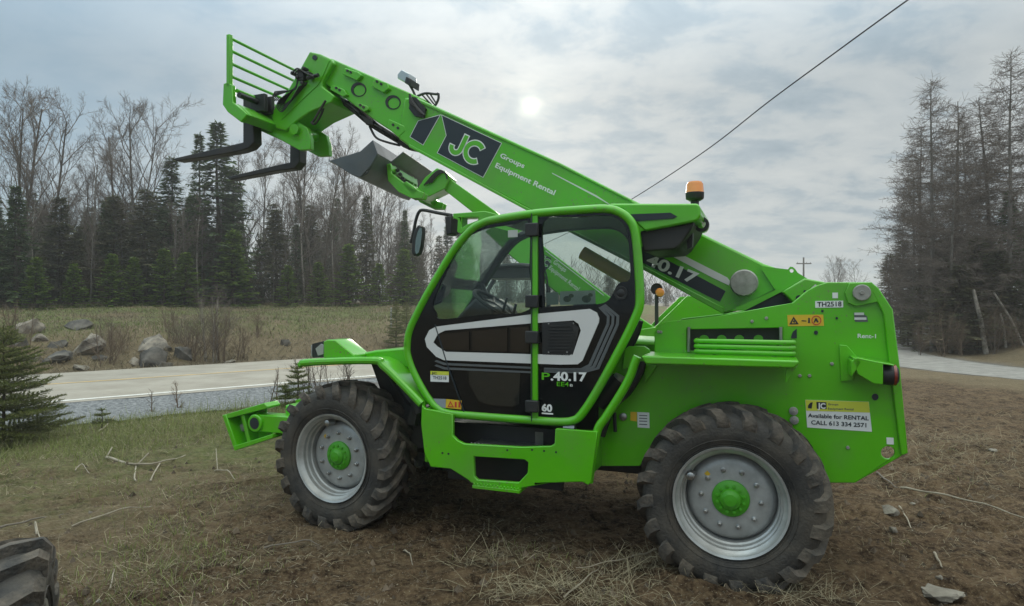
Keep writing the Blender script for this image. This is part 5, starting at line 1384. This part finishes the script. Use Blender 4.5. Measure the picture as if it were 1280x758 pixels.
rock_at(22, 20, 376, 30, 12, STONE, 'pale brushy rock at the foot of the broad spruce', (0, 0))
for i, (px, py, w, h, m, tl, lab) in enumerate(((14, 432, 34, 16, ROCKD, (.2, .3), 'dark ledge of the outcrop behind the young fir'), (46, 428, 26, 14, ROCK, (.2, -.3), 'tan ledge between the pale cracked boulder and the slab'), (64, 438, 30, 12, ROCKD, (.1, -.4), 'thin dark ledge above the long tan slab'),
        (112, 436, 22, 13, ROCK, (.2, -.3), 'small tan block at the upper right end of the slab'), (120, 452, 24, 10, ROCKD, (.1, .1), 'dark broken rock between slab and split boulder'), (34, 452, 30, 14, ROCK, (.2, -.2), 'tan broken rock at the lower left of the slab'), (166, 456, 20, 12, ROCK, (.1, -.3), 'tan chunk leaning on the left of the split boulder'))):
    rock_at(80+i, px, py, w, h, m, lab, tl, .3*i, .8, sink=.35)
for i, (px, py, w, h, lab) in enumerate(((1186, 753, 46, 14, 'flat pale stone at the bottom edge below the rear wheel'), (1116, 647, 20, 11, 'round pale stone right of the rear tyre'), (1119, 668, 12, 7, 'small pale stone just in front of the round one'),
        (112, 643, 5, 4, 'small white pebble on the grassy dirt at the left'), (122, 757, 7, 4, 'white pebble at the bottom edge near the corner tyre'), (1176, 726, 9, 5, 'small grey stone near the flat bottom stone'), (1243, 566, 12, 4, 'flat pale stone in the churned dirt at the right'),
        (1142, 634, 7, 4, 'tiny stone above the round pale one'))):
    rock_at(50+i, px, py, w, h, STONE, lab, cat='stone', name='stone', sink=.15)
LOGM = mat('fallen_log_bark', (.20, .165, .135), .9, col2=(.34, .30, .26), vscale=3)
for i, (px, py, L_, r, rz, lab) in enumerate(((228, 378, 2.4, .13, .3, 'pale fallen log, left end of the log heap at the wood edge'), (252, 378, 2.8, .15, .42, 'thick fallen log in the middle of the heap at the wood edge'), (276, 378.5, 2.2, .11, .2, 'thin fallen log at the right end of the heap'), (250, 375.5, 3.0, .12, .35, 'fallen log lying on top of the heap'))):
    p = hit(px, py+2); mb = MB()
    mb.tube([Vector((math.cos(rz)*L_*(f-.5), math.sin(rz)*L_*(f-.5), .03*math.sin(f*5))) for f in (0, .25, .5, .75, 1)], [r, r*1.02, r*.95, r*.9, r*.8], 9)
    o = mb.build('fallen_log', LOGM); o.location = (p[0], p[1], p[2]+r*.8+(.2 if i == 3 else 0)); tag(o, lab, 'log')
STICK = mat('dry_stick', (.27, .225, .165), .85, col2=(.40, .35, .27), vscale=8)
STICKD = mat('grey_stick', (.15, .125, .10), .9, col2=(.24, .205, .165), vscale=8)
def stick(pts, r, m, lab, twigs=(), name='dry_stick', lift=.012):
    mb = MB(); P = [Vector(hit(*q, lo=1.2)) + Vector((0, 0, lift + (.02 if 0 < i < len(pts)-1 else 0))) for i, q in enumerate(pts)]
    c = P[0].copy(); P = smooth_path([p-c for p in P], n=4); k = len(P)
    P = [p+Vector((0, 0, .006*math.sin(i*1.7))) for i, p in enumerate(P)]
    mb.tube(P, [r*(1-.6*i/(k-1)) for i in range(k)], 6)
    for tw in twigs:
        Q = [Vector(hit(*q, lo=1.2)) + Vector((0, 0, lift)) - c for q in tw[0]]
        for i, q in enumerate(Q): q.z += tw[1]*i
        mb.tube(smooth_path(Q, n=3), r*.6, 5)
    o = mb.build(name, m); o.location = c; return tag(o, lab, 'stick')
stick([(1126, 612), (1170, 622), (1230, 637), (1290, 655)], .010, STICK, 'long thin dry stalk lying across the dirt behind the rear tyre')
stick([(1124, 635), (1133, 652), (1141, 667)], .008, STICK, 'short pale stick beside the round stone')
stick([(1096, 594), (1110, 606), (1122, 613)], .010, STICKD, 'dark stick touching the left end of the long stalk')
stick([(1168, 695), (1174, 708), (1178, 716)], .010, STICK, 'stubby pale stick near the bottom right stones')
stick([(133, 575), (170, 586), (205, 582), (232, 572)], .014, STICK, 'forked pale branch lying in the grass left of the foot plate', [([(170, 586), (168, 600), (170, 604)], .0), ([(170, 586), (186, 575)], .06), ([(133, 575), (140, 568)], .05), ([(200, 582), (192, 596), (188, 604)], .0)])
stick([(94, 592), (102, 584), (112, 596)], .007, STICK, 'small bent twig left of the forked pale branch')
stick([(268, 592), (284, 594), (294, 603)], .007, STICK, 'thin pale twig below the foot plate', [([(272, 592), (270, 573)], .10)])
stick([(0, 664), (40, 655), (80, 646)], .010, STICKD, 'grey stick running out of the left edge above the corner tyre')
stick([(90, 660), (150, 645), (190, 637)], .008, STICK, 'long straw stalk lying right of the corner tyre')
stick([(122, 544), (134, 534), (147, 518)], .012, STICK, 'leaning pale twig on the verge beside the young fir')
stick([(138, 738), (141, 728), (143, 718)], .006, STICK, 'short pale straw at the bottom left')
stick([(46, 672), (44, 660), (50, 676)], .008, STICK, 'crooked bleached twig beside the corner tyre')
stick([(820, 690), (800, 700), (760, 712), (720, 716)], .007, STICK, 'pale bent stalk in the straw tuft below the cab')
stick([(505, 694), (512, 700), (516, 710)], .006, STICK, 'thin curved twig in the dirt between the wheels')
stick([(705, 755), (735, 728), (750, 712)], .006, STICK, 'long straw stalk at the bottom edge below the cab')
stick([(330, 688), (380, 684), (400, 684)], .007, STICKD, 'grey stick in front of the front tyre')

# ------------------------------------------------------------------ ground litter and grass (uncountable)
def blades(name, spots, m, label, cat, hgt, wid, lean, flat=0.):
    n = len(spots); V = np.zeros((n, 5, 3), np.float32)
    P = np.array(spots, np.float32)
    a = RNG.uniform(0, 6.283, n); l = RNG.uniform(*hgt, n)*P[:, 3]; w = RNG.uniform(*wid, n)
    tilt = np.clip(RNG.normal(lean, .28, n), 0, 1.53) if not flat else RNG.uniform(flat, 1.56, n)
    d = np.stack([np.cos(a)*np.sin(tilt), np.sin(a)*np.sin(tilt), np.cos(tilt)], 1)
    b = a + PI/2 + RNG.normal(0, .4, n); s = np.stack([np.cos(b), np.sin(b), RNG.normal(0, .3, n)], 1)*w[:, None]
    base = P[:, :3]; up = np.array([0, 0, 1.])
    side = np.stack([-np.sin(a), np.cos(a), np.zeros(n)], 1)*(l*RNG.normal(0, .12, n))[:, None]
    mid = base + d*l[:, None]*.55 + up*(l*.05)[:, None] + side
    V[:, 0] = base - s; V[:, 1] = base + s; V[:, 2] = mid - s*.85; V[:, 3] = mid + s*.85; V[:, 4] = base + d*l[:, None] - up*(l*.12*np.sin(tilt))[:, None]
    for k in range(2, 5): V[:, k, 2] = np.maximum(V[:, k, 2], base[:, 2]+.002)
    fc = []
    for i in range(n): q = 5*i; fc += [(q, q+1, q+3, q+2), (q+2, q+3, q+4)]
    me = bpy.data.meshes.new(name); me.from_pydata(V.reshape(-1, 3).tolist(), [], fc); me.materials.append(m)
    o = bpy.data.objects.new(name, me); COL.objects.link(o); return tag(o, label, cat, kind='stuff')
STRAWM = mat('straw', (.33, .28, .18), .85, island=.5, trans=.2); STRAWD = mat('dull_straw', (.20, .155, .105), .9, island=.5)
GRASSM = mat('fresh_grass', (.155, .20, .045), .7, col2=(.24, .245, .09), vscale=1.5, island=.4, trans=.3); CRUMB = mat('soil_crumb', (.12, .088, .06), .95, island=.45)
rd = random.Random(77)
sp_straw, sp_dull, sp_green, sp_field, sp_fgreen = [], [], [], [], []
def lowsample():
    # denser near the viewer
    y = 1.7 + 9.5*rd.random()**1.5; x = rd.uniform(-.86, .86)*y; return x, y
tuft = [hit(px, py) for px, py in ((700, 735), (790, 715), (640, 745), (770, 750), (840, 700), (1010, 750), (620, 700))]
for i in range(34000):
    x, y = lowsample(); n = NX*x+NY*y
    if n > 11.9: continue
    d = .26+.9*fbm(x*.8, y*.8, 3.3)
    if x < -.8: d += .3
    if rd.random() > d: continue
    sp_dull.append((x, y, height(x, y)+.004, rd.uniform(.5, 1.2)))
for i in range(17000):
    x, y = lowsample(); n = NX*x+NY*y
    if n > 11.9: continue
    d = .20+.9*fbm(x*.7+5, y*.7, 1.3) + (.25 if x < -1 else 0) + (.3 if x > 2.5 and y > 6 else 0)
    if rd.random() > d: continue
    sp_straw.append((x, y, height(x, y)+.006, rd.uniform(.5, 1.1)))
for tx, ty, tz in tuft:
    for i in range(190):
        x, y = tx+rd.gauss(0, .20), ty+rd.gauss(0, .10); sp_straw.append((x, y, height(x, y)+.008, rd.uniform(.8, 2.0)))
for i in range(2400):
    x, y = 4.6+rd.gauss(0, 1.3), 8.+rd.gauss(0, .8); sp_straw.append((x, y, height(x, y)+.01, rd.uniform(.8, 2.2)))
def green_d(x, y, n):
    if n > 9: return .85
    if x < -.9: return max(0, -.05 + 1.0*fbm(x*.6, y*.6, 9.) + .10*(y-5))*sst(-.6, -2.4, x-.25*(y-4))
    return max(0, -.42+1.0*fbm(x*1.2, y*1.2, 19.))
for i in range(85000):
    y = 2.3 + 8.5*rd.random()**.8; x = rd.uniform(-.9, .75)*y; n = NX*x+NY*y
    if n > 11.95 + .25*fbm(x*2, y*2, 1.) or rd.random() > green_d(x, y, n): continue
    if x > 3 and rd.random() < .8: continue
    sp_green.append((x, y, height(x, y)-.004, (.55 if n < 8 else 1.15)*(1.25 if x < -2 else .8)))
    if rd.random() < .55: sp_straw.append((x, y, height(x, y)-.004, rd.uniform(.8, 1.6)))
for i in range(90000):
    n = rd.uniform(20.6, 40); t = rd.uniform(-22, 26); x, y = NX*n+DX*t, NY*n+DY*t
    if y < 6 or abs(x) > y*.95: continue
    gr = n > 23.2 and fbm(x*.16, y*.16, 11.) > -.22 and rd.random() < .62
    (sp_fgreen if gr else sp_field).append((x, y, height(x, y)-.01, rd.uniform(.6, 1.4) if n < 27 else rd.uniform(.5, 1.)))
sp_verge = []
for i in range(9000):
    n = 11.6 + rd.gauss(0, .35); t = rd.uniform(-8, 14); x, y = NX*n+DX*t, NY*n+DY*t
    if y < 4 or abs(x) > y*.9 or n > 12.5 or fbm(x*1.1, y*1.1, 21.) < -.12: continue
    (sp_verge if rd.random() < .6 else sp_straw).append((x, y, height(x, y)-.01, rd.uniform(.8, 1.9)))
blades('verge_grass', sp_verge, GRASSM, 'taller green grass clumps along the gravel shoulder', 'grass', (.10, .24), (.0020, .0038), .4)
blades('dead_grass', sp_straw, STRAWM, 'dead yellow straw scattered over the dirt', 'dead grass', (.05, .20), (.0010, .0019), 1.3)
blades('soil_litter', sp_dull, STRAWD, 'dull brown plant litter lying on the dirt', 'litter', (.015, .09), (.0010, .0026), 1.3, flat=1.25)
blades('grass', sp_green, GRASSM, 'short green grass growing through the dirt and along the verge', 'grass', (.05, .16), (.0013, .0026), .55)
blades('bank_dead_grass', sp_field, mat('bank_straw', (.31, .25, .16), .9, col2=(.15, .125, .085), vscale=.9, island=.35, trans=.35), 'tan dead grass covering the bank beyond the road', 'dead grass', (.10, .34), (.006, .016), .9)
blades('field_grass', sp_fgreen, mat('field_green', (.14, .185, .05), .8, col2=(.19, .18, .08), vscale=.7, island=.35, trans=.35), 'green grass in the field before the wood', 'grass', (.08, .20), (.006, .014), .6)
# soil clods
cl = MB(); rd = random.Random(3)
for i in range(4500):
    x, y = lowsample()
    if NX*x+NY*y > 10.5 or (x < -1.2 and rd.random() < .5): continue
    r = .006 + .028*rd.random()**4; z = height(x, y) + r*.2
    q = [Vector((rd.gauss(0, 1), rd.gauss(0, 1), rd.gauss(0, .8))).normalized()*r*rd.uniform(.7, 1.3) for _ in range(6)]
    c0 = Vector((x, y, z)); top = c0+Vector((rd.gauss(0, .3)*r, rd.gauss(0, .3)*r, r)); a0 = rd.random()*6
    ring = [c0 + Vector((math.cos(a0+k*1.257), math.sin(a0+k*1.257), 0))*r*rd.uniform(.8, 1.4) - Vector((0, 0, r*.5)) for k in range(5)]
    i0 = len(cl.v); cl.v += [tuple(p) for p in ring] + [tuple(top)]
    for k in range(5): cl.f.append((i0+k, i0+(k+1) % 5, i0+5)); cl.m.append(0)
tag(cl.build('soil_clods', CRUMB, None, smooth=False, fix=False), 'loose crumbs and clods of brown soil', 'soil', kind='stuff')

# ------------------------------------------------------------------ marker post, pole, wire
x, y, z = at(489, 27); mk = MB(); mk.box((-.03, -.012, -.3), (.03, .012, .86)); mk.prism([(-.03, .86), (.03, .86), (.02, .90), (-.02, .90)], -.012, .012)
o = mk.build('marker_post', mat('weathered_post', (.42, .42, .40), .7, col2=(.3, .3, .28)), None, bevel=.004); o.location = (x, y, z); tag(o, 'thin pale marker post standing in the field beside the cab outline', 'post')
Y = 95; x, y, z = at(1004.5, Y); H = top_h(322, Y, z); WOOD = mat('pole_wood', (.09, .075, .062), .9, col2=(.14, .12, .10))
up = empty('utility_pole', (x, y, z), 0, label='distant wooden utility pole with one crossarm on the skyline', cat='utility pole')
MB().tube([(0, 0, -.5), (0, 0, H*.5), (0, 0, H)], [.17, .15, .12], 8).build('post', WOOD, up); MB().box((-1.1, -.16, H-1.0), (1.1, -.05, H-.84)).build('crossarm', WOOD, up)
for s in (-.95, .95, .4): MB().lathe([(H-.84, .05), (H-.70, .05), (H-.68, .001)], 8, (s, -.105, 0), axis='z').build('insulator', STEEL, up)
wp = []
for px, py, Y in ((1420, -196, 9.2), (1280, -102, 9.8), (1135, 0, 10.8), (1040, 69, 12), (960, 128, 13.6), (880, 190, 16), (790, 249, 20.5), (740, 276, 25), (700, 296, 32), (672, 309, 42)):
    wp.append(((px-CX)/F*Y, Y, EYE+(CY-py)/F*Y))
wr_ = MB(); wr_.tube(smooth_path(wp, n=8), .0135, 6); tag(wr_.build('power_line', HOSE), 'dark overhead cable slanting down across the sky behind the boom', 'cable')

# ------------------------------------------------------------------ thin haze in the air
hzb = MB(); hzb.box((-460, -160, -1.6), (460, 700, 34)); hz_ = bpy.data.materials.new('thin_haze'); hz_.use_nodes = True
hz_.node_tree.nodes.clear(); _o = hz_.node_tree.nodes.new('ShaderNodeOutputMaterial'); _v = hz_.node_tree.nodes.new('ShaderNodeVolumePrincipled')
_v.inputs['Color'].default_value = (.97, .96, .94, 1); _v.inputs['Density'].default_value = .0017; _v.inputs['Anisotropy'].default_value = .35
hz_.node_tree.links.new(_v.outputs[0], _o.inputs['Volume']); tag(hzb.build('haze', hz_, None, smooth=False), 'thin pale haze in the air', 'haze', kind='stuff')

# ------------------------------------------------------------------ sky, sun, camera
SUN = Vector(((663-CX)/F, 1, (CY-133)/F)).normalized()
W = bpy.data.worlds.new('World'); SC.world = W; W.use_nodes = True
nt = W.node_tree; N, Lk = nt.nodes, nt.links; bg = N['Background']
def mth(op, a, c=0., d=None, clamp=False):
    x = N.new('ShaderNodeMath'); x.operation = op; x.use_clamp = clamp
    for k, v in ((0, a), (1, c), (2, d)):
        if v is None: continue
        if isinstance(v, (int, float)): x.inputs[k].default_value = v
        else: Lk.new(v, x.inputs[k])
    return x.outputs[0]
def vmix(f, a, c, mode='MIX'):
    x = N.new('ShaderNodeMixRGB'); x.blend_type = mode
    for k, v in ((0, f), (1, a), (2, c)):
        if isinstance(v, (int, float)): x.inputs[k].default_value = v
        elif isinstance(v, tuple): x.inputs[k].default_value = (*v, 1)
        else: Lk.new(v, x.inputs[k])
    return x.outputs[0]
sky = N.new('ShaderNodeTexSky'); sky.sky_type = 'NISHITA'; sky.sun_disc = False
sky.sun_elevation = math.asin(SUN.z); sky.sun_rotation = math.atan2(SUN.x, SUN.y); sky.air_density = 1.; sky.dust_density = 1.5
tc = N.new('ShaderNodeTexCoord'); sx = N.new('ShaderNodeSeparateXYZ'); Lk.new(tc.outputs['Generated'], sx.inputs[0])
zz = mth('MAXIMUM', sx.outputs['Z'], 0.)
den = mth('ADD', zz, .22); cmb = N.new('ShaderNodeCombineXYZ')
Lk.new(mth('DIVIDE', sx.outputs['X'], den), cmb.inputs[0]); Lk.new(mth('DIVIDE', sx.outputs['Y'], den), cmb.inputs[1])
def cn(scale, detail, rough, off, st=(1, 1, 1), dist=0.):
    mp = N.new('ShaderNodeMapping'); mp.inputs['Location'].default_value = off; mp.inputs['Scale'].default_value = st; Lk.new(cmb.outputs[0], mp.inputs[0])
    t = N.new('ShaderNodeTexNoise'); t.inputs['Scale'].default_value = scale; t.inputs['Detail'].default_value = detail; t.inputs['Roughness'].default_value = rough; t.inputs['Distortion'].default_value = dist
    Lk.new(mp.outputs[0], t.inputs['Vector']); return t.outputs['Fac']
def ramp(f, stops):
    r = N.new('ShaderNodeValToRGB'); e = r.color_ramp.elements
    while len(e) < len(stops): e.new(.5)
    for k, (p, c) in enumerate(stops): e[k].position = p; e[k].color = (*c, 1)
    Lk.new(f, r.inputs[0]); return r.outputs[0]
big = cn(.85, 6, .5, (1.3, 2.2, 0), (1, 1.3, 1)); small = cn(4.2, 8, .60, (4.1, .6, 0), (1, 1.15, 1), .25)
cl_ = mth('ADD', mth('MULTIPLY', big, .38), mth('MULTIPLY', small, .62))
cloud = ramp(cl_, [(.41, (.50, .535, .545)), (.50, (.425, .47, .495)), (.565, (.285, .36, .42)), (.66, (.20, .28, .35))])
# high thin veil on the left is bluer: let the Nishita sky through there
veil = ramp(mth('ADD', mth('MULTIPLY', sx.outputs['X'], -.75), mth('MULTIPLY', big, .55)), [(.30, (0, 0, 0)), (.75, (1, 1, 1))])
skyc = vmix(1., sky.outputs[0], (.11, .11, .11), 'MULTIPLY')
base = vmix(mth('MULTIPLY', veil, .85), cloud, vmix(.80, skyc, (.22, .37, .50)))
# overcast luminance grows towards the zenith, boosted above the view to brighten the ground
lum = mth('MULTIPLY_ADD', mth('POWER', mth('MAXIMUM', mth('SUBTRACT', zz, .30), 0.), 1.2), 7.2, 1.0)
dotn = N.new('ShaderNodeVectorMath'); dotn.operation = 'DOT_PRODUCT'; Lk.new(tc.outputs['Generated'], dotn.inputs[0]); dotn.inputs[1].default_value = SUN
dt_ = mth('MAXIMUM', dotn.outputs['Value'], 0.)
wide = mth('MULTIPLY', mth('POWER', dt_, 12.), .18); mid_ = mth('MULTIPLY', mth('POWER', dt_, 110.), .15); core = mth('MULTIPLY', mth('POWER', dt_, 1000.), .17)
disc = mth('MULTIPLY', mth('POWER', dt_, 11000.), .55)
upper = mth('MULTIPLY', mth('MULTIPLY', mth('SUBTRACT', zz, .20), 4.2, clamp=True), mth('MULTIPLY_ADD', mth('POWER', dt_, 14.), -.9, .9, clamp=True), clamp=True)
base = vmix(mth('MULTIPLY', upper, mth('MULTIPLY_ADD', big, 1.9, -.35, clamp=True)), base, (.275, .375, .455))
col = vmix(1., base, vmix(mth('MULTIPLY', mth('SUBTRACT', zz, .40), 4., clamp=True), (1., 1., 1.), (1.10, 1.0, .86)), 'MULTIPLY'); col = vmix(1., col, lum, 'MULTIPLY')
def addc(c, f, rgb): return vmix(1., c, vmix(1., rgb, f, 'MULTIPLY'), 'ADD')
col = addc(col, wide, (.95, .90, .80)); col = addc(col, mid_, (1., .97, .88)); col = addc(col, core, (1., .93, .68)); col = addc(col, disc, (1., .95, .72))
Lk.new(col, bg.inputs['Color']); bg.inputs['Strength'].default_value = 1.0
sl = bpy.data.lights.new('sun', 'SUN'); sl.energy = 1.1; sl.angle = math.radians(14); sl.color = (1, .93, .82)
so = bpy.data.objects.new('sun', sl); COL.objects.link(so); so.rotation_euler = SUN.to_track_quat('Z', 'Y').to_euler(); so.location = SUN*60
cd = bpy.data.cameras.new('camera'); co_ = bpy.data.objects.new('camera', cd); COL.objects.link(co_)
co_.location = (0, 0, EYE); co_.rotation_euler = (PI/2, 0, 0); cd.sensor_width = 36; cd.lens = 36*F/1280; cd.clip_start = .05; cd.clip_end = 4000
SC.camera = co_
SC.view_settings.view_transform = 'Standard'; SC.view_settings.look = 'None'; SC.view_settings.exposure = .07; SC.view_settings.gamma = 1
SC.cycles.max_bounces = 8; SC.cycles.transparent_max_bounces = 16; SC.cycles.use_denoising = True; SC.cycles.caustics_reflective = False; SC.cycles.caustics_refractive = False
